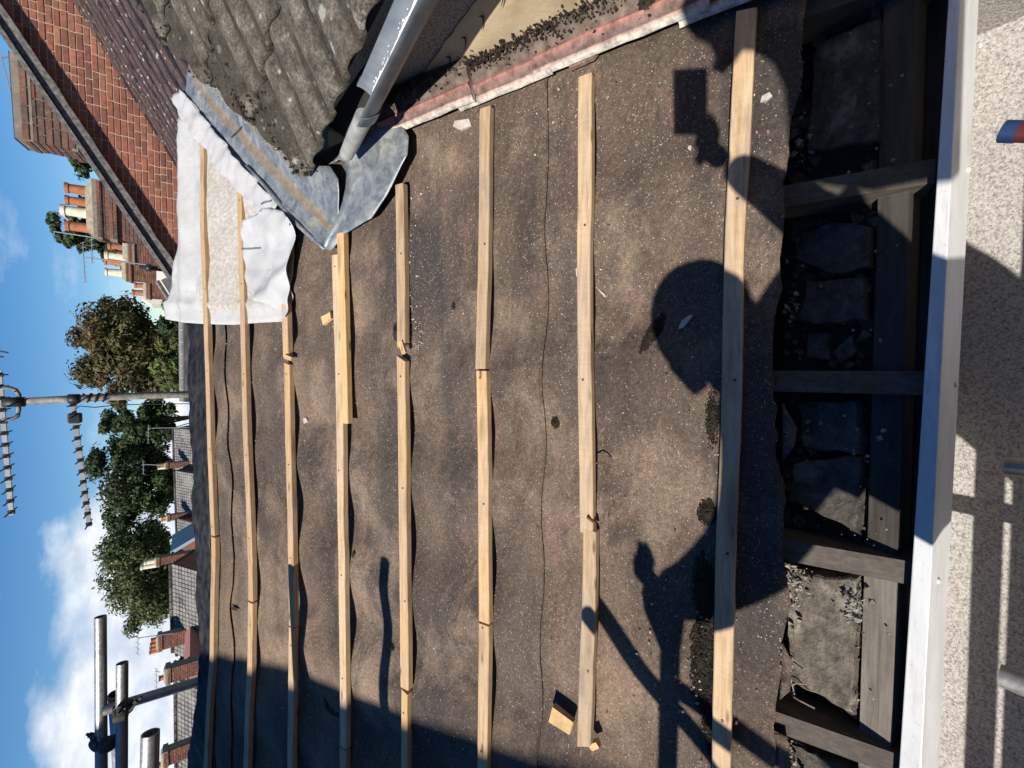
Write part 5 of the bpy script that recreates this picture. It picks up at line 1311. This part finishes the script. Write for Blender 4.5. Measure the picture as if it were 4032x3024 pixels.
def scaffold():
    def span(px0, px1, Y0, Y1, ext=1.2):
        a = at(*px0, Y0); c = at(*px1, Y1); return a, c + (c - a).normalized() * ext
    a1 = span((217, 1332), (219, 1640), 2.99, 2.93); tube_thing(*a1, 'long galvanised tube, uppermost at the left against the sky')
    a2 = span((264, 1432), (263, 1640), 2.90, 2.86); tube_thing(*a2, 'galvanised tube just below the longest one, its end clamped')
    a3 = span((325, 1583), (323, 1659), 1.77, 1.76); tube_thing(*a3, 'thick-looking near tube stub at the lower left corner')
    d1 = (a1[1] - a1[0]).normalized()
    c2 = at(266, 1536, 2.87); c1 = at(222, 1606, 2.92); ln = (c2 - c1).normalized()
    # diagonal tube the couplers sit on
    tube_thing(at(246, 1500, 2.97), at(262, 1760, 3.3), 'short shaded tube end between the two clamped tubes')
    tube_thing(c2 + V((0.0, 0.06, 0.08)), c2 + V((-0.05, 0.03, -3.6)), 'upright tube behind the clamp of the second tube')
    coupler(c2, d1, V((0.1, 0.15, 1)), 'dark forged coupler with long bolt on the second tube'); coupler(c1, d1, V((0.15, 0.5, -0.6)), 'dark forged coupler under the uppermost tube')
    b = B(); b.tube([c2 + V((0.02, -0.05, -0.03)), c2 + V((0.075, -0.06, -0.075))], 0.007, 8); b.lathe(c2 + V((0.05, -0.055, -0.05)), V((0.05, 0, -0.045)), [(0, 0.014), (0.014, 0.014)], 6); b.top('coupler_bolt', FORGED, 'long threaded bolt pointing down from the second tube clamp', 'bolt')
    # out of the picture: standards, rails and a brace whose shadows fall on the slope
    s = SUN
    def sh(px, t_): return hit(*px) + s * t_
    B1 = sh((828, 1218), 0.9); tube_thing(B1, B1 + V((-2.2, 0.02, 0)), 'tube beyond the left of the picture, throwing the long thin shadow')
    e0 = sh((1272, 1308), 1.05); e1 = sh((1545, 1650), 1.25); tube_thing(e0, e1 + (e1 - e0) * 0.8, 'brace tube beyond the left, throwing the slanting shadow')
    g0 = sh((1448, 1405), 1.12); tube_thing(g0 + V((0.05, 0, 0)), g0 + V((-2.2, 0.02, 0.0)), 'guard rail tube beyond the left of the picture')
    g1 = sh((1475, 1500), 1.1); g2 = sh((1560, 1560), 1.35); tube_thing(g1 + (g1 - g2) * 0.15, g2 + (g2 - g1) * 4, 'second brace tube beyond the left of the picture')
    cc = sh((1440, 1300), 1.12); t = thing('shadow_plate', 'added plate at the guard rail end, beyond the left, cut to cast a shadow', 'coupler', tuple(cc))
    def pol(px, t0): return [sh(p, t0) for p in px]
    out = pol([(1384, 1290), (1392, 1260), (1420, 1250), (1445, 1240), (1474, 1212), (1490, 1240), (1520, 1262), (1535, 1300), (1480, 1345), (1472, 1400), (1428, 1412), (1390, 1330)], 1.10)  # outline of an added unseen plate, shaped for the shadow it casts
    ct = sum(out, V()) / len(out); n = len(out); th = s * 0.03
    b = B(); b.add([p + th for p in out] + [p - th for p in out], [tuple(range(n)), tuple(range(n, 2 * n))[::-1]] + [(i, (i + 1) % n, n + (i + 1) % n, n + i) for i in range(n)]); b.put('body', FORGED, t)
    st = V((-2.05, g0.y, 0)); tube_thing((-2.3, g0.y - 0.06, g0.z + 0.06), (-2.3, g0.y - 0.06, -6.3), 'upright scaffold standard beyond the left, near the eaves'); tube_thing((-3.1, 2.8, 1.0), (-3.1, 2.8, -6.3), 'upright scaffold standard beyond the left, near the ridge')
scaffold()

# neighbouring house out of the picture to the left: its verge throws the broad shade on the upper slope
def left_house():
    t5 = 5.2; e1 = V((-1.50, 2.78, -0.06)) + SUN * t5; e2 = V((-1.175, 1.087, -0.772)) + SUN * t5
    d = (e1 - e2); L = d.length; d.normalize(); lo = e2 - d * 0.7; hi = e1 + d * 0.5
    t = thing('neighbour_house', 'taller brick house left of the picture, shading the upper left slope', 'house', (lo.x - 3, 0, -6.3))
    w = V((-5, 0, 0)); b = B(); f = [V((lo.x - 0.05, lo.y, -6.3)), V((hi.x - 0.05, hi.y, -6.3)), V((hi.x - 0.05, hi.y, hi.z - 0.1)), V((lo.x - 0.05, lo.y, lo.z - 0.1))]
    b.add(f + [p + w for p in f], [(0, 1, 2, 3), (7, 6, 5, 4), (0, 4, 5, 1), (2, 6, 7, 3), (1, 5, 6, 2), (3, 7, 4, 0)]); b.put('wall', BRICKWALL, t)
    b = B(); u = V((0, -d.z, d.y)); u = u if u.z > 0 else -u; b.hexa([lo, hi, hi + w, lo + w, lo + u * 0.06, hi + u * 0.06, hi + w + u * 0.06, lo + w + u * 0.06]); b.put('roof', GREYWOOD, t)
left_house()
def sky_block_terrace():  # unseen houses added to block sky light and deepen the shade
    for i, x in enumerate((-17.5, -8.5, 0.5, 9.5)):
        t = thing('sky_block_house', 'added unseen brick house behind the photographer, cutting sky light, number %s from the left' % ('one', 'two', 'three', 'four')[i], 'house', (x, -13, -6.3), 'added houses behind the photographer, cutting sky light')
        y0, y1, ze, zr = -8.5, -17.0, 3.0, 6.2; b = B(); b.cbox((x - 4.45, y1, -6.3), (x + 4.45, y0, ze)); b.put('wall', BRICKWALL, t)
        b = B(); a, c = V((x - 4.5, (y0 + y1) / 2, zr)), V((x + 4.5, (y0 + y1) / 2, zr))
        b.add([a, c, V((x + 4.5, y0 + 0.3, ze - 0.1)), V((x - 4.5, y0 + 0.3, ze - 0.1)), V((x + 4.5, y1 - 0.3, ze - 0.1)), V((x - 4.5, y1 - 0.3, ze - 0.1))], [(0, 3, 2, 1), (0, 1, 4, 5), (0, 5, 3), (1, 2, 4)]); b.put('roof', GREYWOOD, t)
        for wx in (-2.2, 2.2):
            for wz in (-4.6, -1.6, 1.2):
                b = B(); b.cbox((x + wx - 0.6, y0, wz), (x + wx + 0.6, y0 + 0.06, wz + 1.3)); f = b.put('window', m_white_frame, t); b = B(); b.cbox((x + wx - 0.5, y0 + 0.062, wz + 0.1), (x + wx + 0.5, y0 + 0.075, wz + 1.2)); ob('pane', mesh('pane', [v - t.location for v in b.v], b.f, m_dark_glass), f)
sky_block_terrace()

# ================================================================== the working platform and the photographer
def platform():
    k = Mat('gritty_deck'); p = k.co(); g = k.noise(170, 4, 0.85, p); h = k.noise(3, 4, 0.6, p)
    col = k.ramp(g, [(0.36, (0.14, 0.13, 0.12)), (0.47, (0.38, 0.36, 0.33)), (0.6, (0.60, 0.57, 0.53))]); col = k.mix(0.3, col, k.ramp(h, [(0.3, 0.6), (0.7, 1.2)]), 'MULTIPLY')
    mt = k.done(col, 0.95, k.bump(g, 0.6, 0.004), spec=0.15)
    b = B(); b.cbox((-2.6, -1.9, -1.83), (1.9, 0.395, -1.75)); o = b.top('deck', mt, 'speckled grit-surfaced working deck below the fascia', 'deck')
    for (yy, lab) in ((0.265, 'ledger tube beyond the right of the picture, over the deck'), (0.195, 'second ledger tube beyond the right of the picture, over the deck'), (0.10, 'third ledger tube beyond the right of the picture, over the deck')):
        h_ = 0.5; c_ = V((0, yy, -1.75)) + SUN * (h_ / SUN.z); tube_thing((c_.x + (0.2 if yy > 0.25 else 1.2), c_.y, c_.z), (c_.x - 3.0, c_.y, c_.z), lab)
    # tool handle, tube stub and pale offcut at the edge of the picture
    zt = V((0, 0, -1.60)); q = lambda x, y, z: hit(x, y, V((0, 0, z)), UP)
    t = thing('hand_tool', 'blue and red tool handle poking in at the right edge', 'tool', tuple(q(2200, 284, -1.3)))
    a, c = q(2166, 284, -1.3), q(2230, 286, -1.3); d = (c - a).normalized(); b = B(); b.tube([a, a + (c - a) * 0.55], 0.020, 14); o = b.put('blue_grip', m_simple('blue_grip', [(0.012, 0.03, 0.09), (0.018, 0.042, 0.13)], 8, 0.45, 0), t); auto_smooth(o, 40)
    b = B(); b.tube([a + (c - a) * 0.55, c + (c - a) * 2], 0.0185, 14); o = b.put('red_shaft', m_simple('red_shaft', [(0.08, 0.02, 0.02)], 8, 0.45, 0), t); auto_smooth(o, 40)
    tube_thing(q(2172, 1006, -1.45), q(2172, 1006, -1.45) + V((0.01, -0.8, 0.0)), 'dark grey tube end at the right edge over the deck', 0.022)
    tube_thing(q(2160, 1458, -1.35), q(2160, 1458, -1.35) + V((-0.03, -0.8, 0.0)), 'pale tube end at the lower right edge over the deck', 0.022)
platform()

def person():
    t = thing('person', 'photographer in dark work clothes and cap holding up a phone', 'person', (-0.42, -0.28, -1.75))
    H = hit(1545, 712) + SUN * 1.34
    cloth = m_simple('dark_workwear', [(0.02, 0.022, 0.028), (0.04, 0.042, 0.05)], 12, 0.9, 0.4); skin = m_simple('skin', [(0.48, 0.28, 0.20), (0.55, 0.34, 0.25)], 9, 0.55, 0.1)
    sp = lambda x, y, t_: tuple(hit(x, y) + SUN * t_)
    J = {'pel': (-0.50, -0.30, -0.82), 'waist': (-0.50, -0.28, -0.60), 'chest': (-0.50, -0.22, -0.33), 'neck': sp(1672, 840, 1.24), 'headb': sp(1612, 775, 1.30), 'head': tuple(H), 'crown': tuple(H + V((0, 0, 0.09))),
         'shr': (-0.30, -0.20, -0.25), 'elr': (-0.17, -0.09, -0.43), 'wrr': (-0.112, -0.05, -0.10), 'shl': sp(1690, 1000, 1.20), 'ell': sp(1640, 1195, 1.15), 'wrl': sp(1475, 1290, 1.13), 'hdl': sp(1425, 1290, 1.12),
         'hpr': (-0.40, -0.30, -0.90), 'knr': (-0.38, -0.26, -1.29), 'anr': (-0.37, -0.28, -1.67), 'tor': (-0.35, -0.12, -1.72), 'hpl': (-0.60, -0.31, -0.90), 'knl': (-0.64, -0.27, -1.29), 'anl': (-0.66, -0.32, -1.67), 'tol': (-0.67, -0.16, -1.72)}
    rad = {'pel': .19, 'waist': .2, 'chest': .21, 'neck': .115, 'headb': .092, 'head': .115, 'crown': .06, 'shr': .10, 'elr': .07, 'wrr': .036, 'shl': .14, 'ell': .10, 'wrl': .062, 'hdl': .055, 'hpr': .13, 'knr': .09, 'anr': .05, 'tor': .04, 'hpl': .13, 'knl': .09, 'anl': .05, 'tol': .04}
    E_ = [('pel', 'waist'), ('waist', 'chest'), ('chest', 'neck'), ('neck', 'headb'), ('headb', 'head'), ('head', 'crown'), ('chest', 'shr'), ('shr', 'elr'), ('elr', 'wrr'), ('chest', 'shl'), ('shl', 'ell'), ('ell', 'wrl'), ('wrl', 'hdl'), ('pel', 'hpr'), ('hpr', 'knr'), ('knr', 'anr'), ('anr', 'tor'), ('pel', 'hpl'), ('hpl', 'knl'), ('knl', 'anl'), ('anl', 'tol')]
    def skin_obj(name, J, rad, E_, mat, root, lv=2):
        keys = list(J); me = bpy.data.meshes.new(name); me.from_pydata([V(J[k]) - t.location for k in keys], [(keys.index(a), keys.index(c)) for a, c in E_], []); me.materials.append(mat)
        o = ob(name, me, t); md = o.modifiers.new('skin', 'SKIN'); md.use_smooth_shade = True
        for i, k in enumerate(keys): sv = me.skin_vertices[0].data[i]; sv.radius = (rad[k], rad[k]); sv.use_root = (k == root)
        s = o.modifiers.new('sub', 'SUBSURF'); s.levels = lv; s.render_levels = lv; return o
    skin_obj('body', J, rad, E_, cloth, 'pel')
    # hands with five bent fingers each round the phone's ends
    for side, wr, pc in ((-1, 'wrr', V((-0.088, -0.024, -0.03))), (-1, 'hdl', V(J['hdl']) + V((0.03, 0.02, 0.07)))):
        w = V(J[wr]); JJ = {'w': tuple(w), 'p': tuple((w + pc) / 2 + V((side * 0.012, 0, 0))), 'k': tuple(pc)}; rr = {'w': 0.026, 'p': 0.03, 'k': 0.026}; ee = [('w', 'p'), ('p', 'k')]
        for i, (oz, ln) in enumerate(((0.030, 0.9), (0.012, 1.05), (-0.006, 1.0), (-0.022, 0.8))):
            b0 = pc + V((side * 0.004, 0.008 - 0.016, oz)); JJ['a%d' % i] = tuple(b0 + V((side * 0.004, -0.022 * ln, 0.006))); JJ['b%d' % i] = tuple(b0 + V((-side * 0.028 * ln, -0.032 * ln, 0.006))); JJ['c%d' % i] = tuple(b0 + V((-side * 0.052 * ln, -0.026 * ln, 0.004)))
            rr['a%d' % i] = 0.0095; rr['b%d' % i] = 0.0088; rr['c%d' % i] = 0.007; ee += [('k', 'a%d' % i), ('a%d' % i, 'b%d' % i), ('b%d' % i, 'c%d' % i)]
        JJ['t1'] = tuple(pc + V((-side * 0.012, -0.004, -0.042))); JJ['t2'] = tuple(pc + V((-side * 0.036, -0.008, -0.052))); rr['t1'] = 0.011; rr['t2'] = 0.009; ee += [('p', 't1'), ('t1', 't2')]
        skin_obj('hand', JJ, rr, ee, skin, 'w', 1)
    # face, ears and a peaked cap
    b = B(); f = V((-0.62, 0.70, -0.35)).normalized(); sd = f.cross(UP).normalized()
    b.lathe(H + f * 0.095 - UP * 0.02, f, [(0, 0.02), (0.02, 0.014), (0.032, 0.006)], 8); b.put('nose', skin, t, True)
    for s_ in (1, -1):
        b = B(); b.lathe(H + sd * 0.105 * s_, sd * s_, [(0, 0.022), (0.012, 0.028), (0.016, 0.02)], 10); b.put('ear', skin, t, True)
        b = B(); b.lathe(H + f * 0.098 + sd * 0.035 * s_ + UP * 0.015, f, [(0, 0.013), (0.006, 0.008)], 8); b.put('eye', m_white_frame, t, True)
    b = B(); b.box(H + f * 0.103 - UP * 0.06, sd * 0.025, f * 0.004, UP * 0.005); b.put('mouth', m_simple('lips', [(0.35, 0.14, 0.12)], 4, 0.6, 0), t)
    b = B(); b.lathe(H + UP * 0.035, UP + f * 0.1, [(0, 0.121), (0.04, 0.119), (0.08, 0.098), (0.105, 0.06), (0.113, 0.01)], 20); pk = [H + UP * 0.045 + f * 0.10 + sd * 0.09, H + UP * 0.03 + f * 0.145 + sd * 0.05, H + UP * 0.03 + f * 0.145 - sd * 0.05, H + UP * 0.045 + f * 0.10 - sd * 0.09]
    b.add(pk + [p - UP * 0.006 for p in pk], [(0, 1, 2, 3), (7, 6, 5, 4), (0, 4, 5, 1), (1, 5, 6, 2), (2, 6, 7, 3), (3, 7, 4, 0)]); b.put('cap', cloth, t, True)
    # jacket added unseen behind, to the right, cut to cast a shadow
    jk = thing('shadow_silhouette', 'dark jacket added behind the photographer, out of view, cut to cast a shadow', 'silhouette', sp(1700, 60, 1.9))
    out = [V(sp(x, y, 1.75)) for x, y in ((1468, 30), (1482, 62), (1500, 84), (1530, 96), (1545, 125), (1535, 150), (1560, 160), (1580, 140), (1600, 110), (1640, 118), (1675, 140), (1700, 200), (1712, 330), (1740, 400), (1900, 420), (2100, 380), (2100, -200), (1600, -200), (1500, -40))]
    n = len(out); vs = []; fs = []
    for k_, (f_, d_) in enumerate(((0.93, 0.05), (1.0, 0.0), (0.93, -0.05))):
        c_ = sum(out, V()) / n; vs += [c_ + (p_ - c_) * f_ + SUN * d_ for p_ in out]
    for k_ in range(2): fs += [(k_ * n + i_, k_ * n + (i_ + 1) % n, (k_ + 1) * n + (i_ + 1) % n, (k_ + 1) * n + i_) for i_ in range(n)]
    fs += [tuple(range(n))[::-1], tuple(2 * n + i_ for i_ in range(n))]; child('shadow_cutout', vs, fs, cloth, jk, True)
    # the phone, lens just behind the viewpoint
    p = thing('phone', 'black phone held sideways in both hands, beyond the picture', 'phone', tuple(-CF * 0.012))
    c = -CF * 0.012 + CR * 0.005 - CU * 0.012
    b = B(); b.box(c, CR * 0.078, CU * 0.040, CF * 0.0045); o = b.put('case', BLACKP, p); md = o.modifiers.new('bev', 'BEVEL'); md.width = 0.004; md.segments = 3
    b = B(); b.box(c - CF * 0.0048, CR * 0.074, CU * 0.034, CF * 0.0004); b.put('screen', m_dark_glass, p)
person()

# ================================================================== loose litter on the slope
def litter():
    # moss that fell from the lifted tiles
    def clump(px, n, sx, ss, label, ang=0.0, r=(0.0009, 0.0042), col=MOSS):
        n = int(n * 3.2); X, s = rs(*px); b = B(); ca, sa = math.cos(ang), math.sin(ang)
        for i in range(n):
            u, v = random.gauss(0, 0.75), random.gauss(0, 0.75)
            while u * u + v * v > 2.4 + 1.2 * nz(math.atan2(v, u) * 2, X * 9): u, v = random.gauss(0, 0.75), random.gauss(0, 0.75)
            u *= sx; v *= ss; x_, s_ = X + u * ca - v * sa, s + u * sa + v * ca
            lump(b, rp(x_, s_, felt_h(x_, s_) + 0.002 + random.uniform(0, 0.012) * math.exp(-1.5 * (u / sx) ** 2 - 1.5 * (v / ss) ** 2)), random.uniform(*r) * (1.15 - 0.4 * min(1, (u / sx) ** 2 + (v / ss) ** 2)))
        b.top('moss_clump', col, label, 'moss', group='moss fallen on the felt')
    clump((1405, 718), 420, 0.036, 0.011, 'dark mossy lump beside the shadow of the cap', R_(-28))
    clump((1192, 915), 120, 0.012, 0.009, 'small black moss tuft just below the felt lap')
    clump((1528, 1108), 260, 0.02, 0.016, 'moss lump against the upper side of the lowest batten')
    clump((1538, 905), 220, 0.05, 0.010, 'thin line of moss above the lowest batten, nearer the middle')
    clump((1520, 1420), 1100, 0.09, 0.020, 'long bank of dark moss above the lowest batten at the left', R_(0), (0.001, 0.0048))
    clump((1520, 1270), 420, 0.05, 0.018, 'moss bank above the lowest batten beside the plate shadow', R_(0), (0.001, 0.0048))
    clump((1535, 1560), 300, 0.06, 0.014, 'moss bank above the lowest batten at the left edge')
    clump((872, 700), 200, 0.05, 0.006, 'crumbly moss under the fifth batten near the split')
    clump((838, 1404), 60, 0.010, 0.008, 'tiny moss tuft inside the long thin tube shadow')
    clump((975, 660), 50, 0.012, 0.006, 'scrap of moss between the fifth and sixth battens')
    clump((848, 712), 120, 0.018, 0.010, 'black moss knot above the fifth batten')
    clump((1592, 470), 60, 0.06, 0.008, 'thin moss trail by the lowest batten at the right')
    # countless crumbs of mortar and tile
    b = B(); 
    for i in range(5200):
        X = random.uniform(-1.6, 0.8); s = random.uniform(-0.1, 2.3)
        if nz(X * 1.7, s * 1.7, 4) + random.uniform(-0.5, 0.5) < 0.05: continue
        r = random.choice((0.001, 0.0012, 0.0016, 0.0022, 0.003)) * random.uniform(0.7, 1.2); g = random.random()
        c = random.choice(((0.50, 0.44, 0.38), (0.38, 0.29, 0.22), (0.56, 0.53, 0.48), (0.07, 0.06, 0.05), (0.40, 0.2, 0.15), (0.03, 0.026, 0.022)))
        lump(b, rp(X, s, felt_h(X, s) + r * 0.5 + 0.003), r, c)
    for (px, n, sx, ss) in (((885, 690), 160, 0.06, 0.02), ((880, 560), 60, 0.07, 0.02), ((1000, 268), 30, 0.02, 0.02), ((1225, 210), 90, 0.05, 0.05), ((890, 430), 50, 0.05, 0.03), ((720, 690), 60, 0.03, 0.02), ((905, 735), 70, 0.03, 0.02), ((1650, 430), 25, 0.05, 0.03), ((1640, 220), 35, 0.06, 0.05), ((1470, 1450), 120, 0.1, 0.06)):
        X0, s0 = rs(*px)
        for i in range(n):
            X, s = X0 + random.gauss(0, sx), s0 + random.gauss(0, ss); r = 0.001 + 0.0045 * random.random() ** 2.5
            lump(b, rp(X, s, felt_h(X, s) + r * 0.5 + 0.003), r, random.choice(((0.40, 0.33, 0.26), (0.46, 0.38, 0.26), (0.28, 0.21, 0.16), (0.26, 0.15, 0.11))))
    b.top('debris', m_attr('crumbs', 0.95, 60, 0.3, 0.2), 'scattered crumbs of mortar and tile on the felt', 'debris', kind='stuff')
    def flake(pts, h, mat, label, name='mortar_flake'):
        poly = [V(rs(*p)) for p in pts]; n = len(poly); b = B(); top = [rp(v.x, v.y, felt_h(v.x, v.y) + h + 0.003 * (i % 2)) for i, v in enumerate(poly)]; low = [rp(v.x, v.y, felt_h(v.x, v.y) + 0.001) for v in poly]
        b.add(low + top, [tuple(range(n))[::-1], tuple(n + i for i in range(n))] + [(i, (i + 1) % n, n + (i + 1) % n, n + i) for i in range(n)]); b.top(name, mat, label, 'flake', group='flakes on the felt')
    FL = m_simple('pale_flake', [(0.36, 0.33, 0.29), (0.55, 0.51, 0.45)], 60, 0.95, 0.5)
    flake([(1463, 703), (1470, 690), (1484, 680), (1494, 678), (1488, 690), (1472, 707), (1462, 710)], 0.006, FL, 'long pale flake inside the shadow of the cap')
    flake([(1645, 205), (1662, 198), (1668, 205), (1655, 216), (1642, 218)], 0.006, FL, 'white mortar flake below the lowest batten near the phone shadow')
    flake([(983, 262), (1015, 258), (1018, 272), (995, 282), (980, 274)], 0.010, FL, 'grey mortar flake under the right end of the sixth batten')
    flake([(1282, 618), (1298, 632), (1300, 640), (1290, 630)], 0.004, FL, 'thin grey sliver below the seventh batten')
    flake([(1240, 580), (1246, 574), (1248, 592), (1241, 596)], 0.008, FL, 'pale crumb above the seventh batten')
    flake([(645, 905), (653, 903), (655, 912), (648, 916)], 0.006, FL, 'small pink chip between the third and fourth battens')
    flake([(1485, 310), (1492, 312), (1490, 322), (1484, 318)], 0.005, FL, 'white chip right of the phone shadow')
    # rusty bent nails and wire
    b = B(); b.tube([rp(*rs(1285, 1000), 0.004), rp(*rs(1300, 998), 0.012), rp(*rs(1312, 1003), 0.006), rp(*rs(1316, 1010), 0.004)], 0.0022, 6); b.top('bent_nail', m_simple('rust', [(0.10, 0.05, 0.03), (0.16, 0.08, 0.045)], 40, 0.9, 0.3), 'bent rusty nail just below the seventh batten', 'nail')
    b = B(); b.tube([rp(*rs(1278, 1110), 0.03), rp(*rs(1292, 1126), 0.02), rp(*rs(1296, 1142), 0.03)], 0.004, 6); b.top('rusty_strap', bpy.data.materials['rust'], 'rusty strap at the joint of the seventh batten', 'strap')
    # roots and wires hanging at the eaves
    b = B()
    for (p0, p1) in (((1712, 1420), (1716, 1500)), ((1714, 1505), (1760, 1530)), ((1712, 1480), (1742, 1478)), ((1702, 1580), (1740, 1600)), ((1700, 1590), (1735, 1610)), ((1705, 1560), (1722, 1566))):
        a, c = hit(*p0, V((0, 0, -1.10)), UP), hit(*p1, V((0, 0, -1.11)), UP); b.tube([a, (a + c) / 2 + V((0.004, 0.004, 0.008)), c], 0.0016, 5)
    b.top('hanging_roots', m_simple('dry_root', [(0.16, 0.14, 0.11), (0.26, 0.23, 0.19)], 30, 0.95, 0.2), 'dry roots and fibres hanging at the torn felt edge', 'roots')
litter()
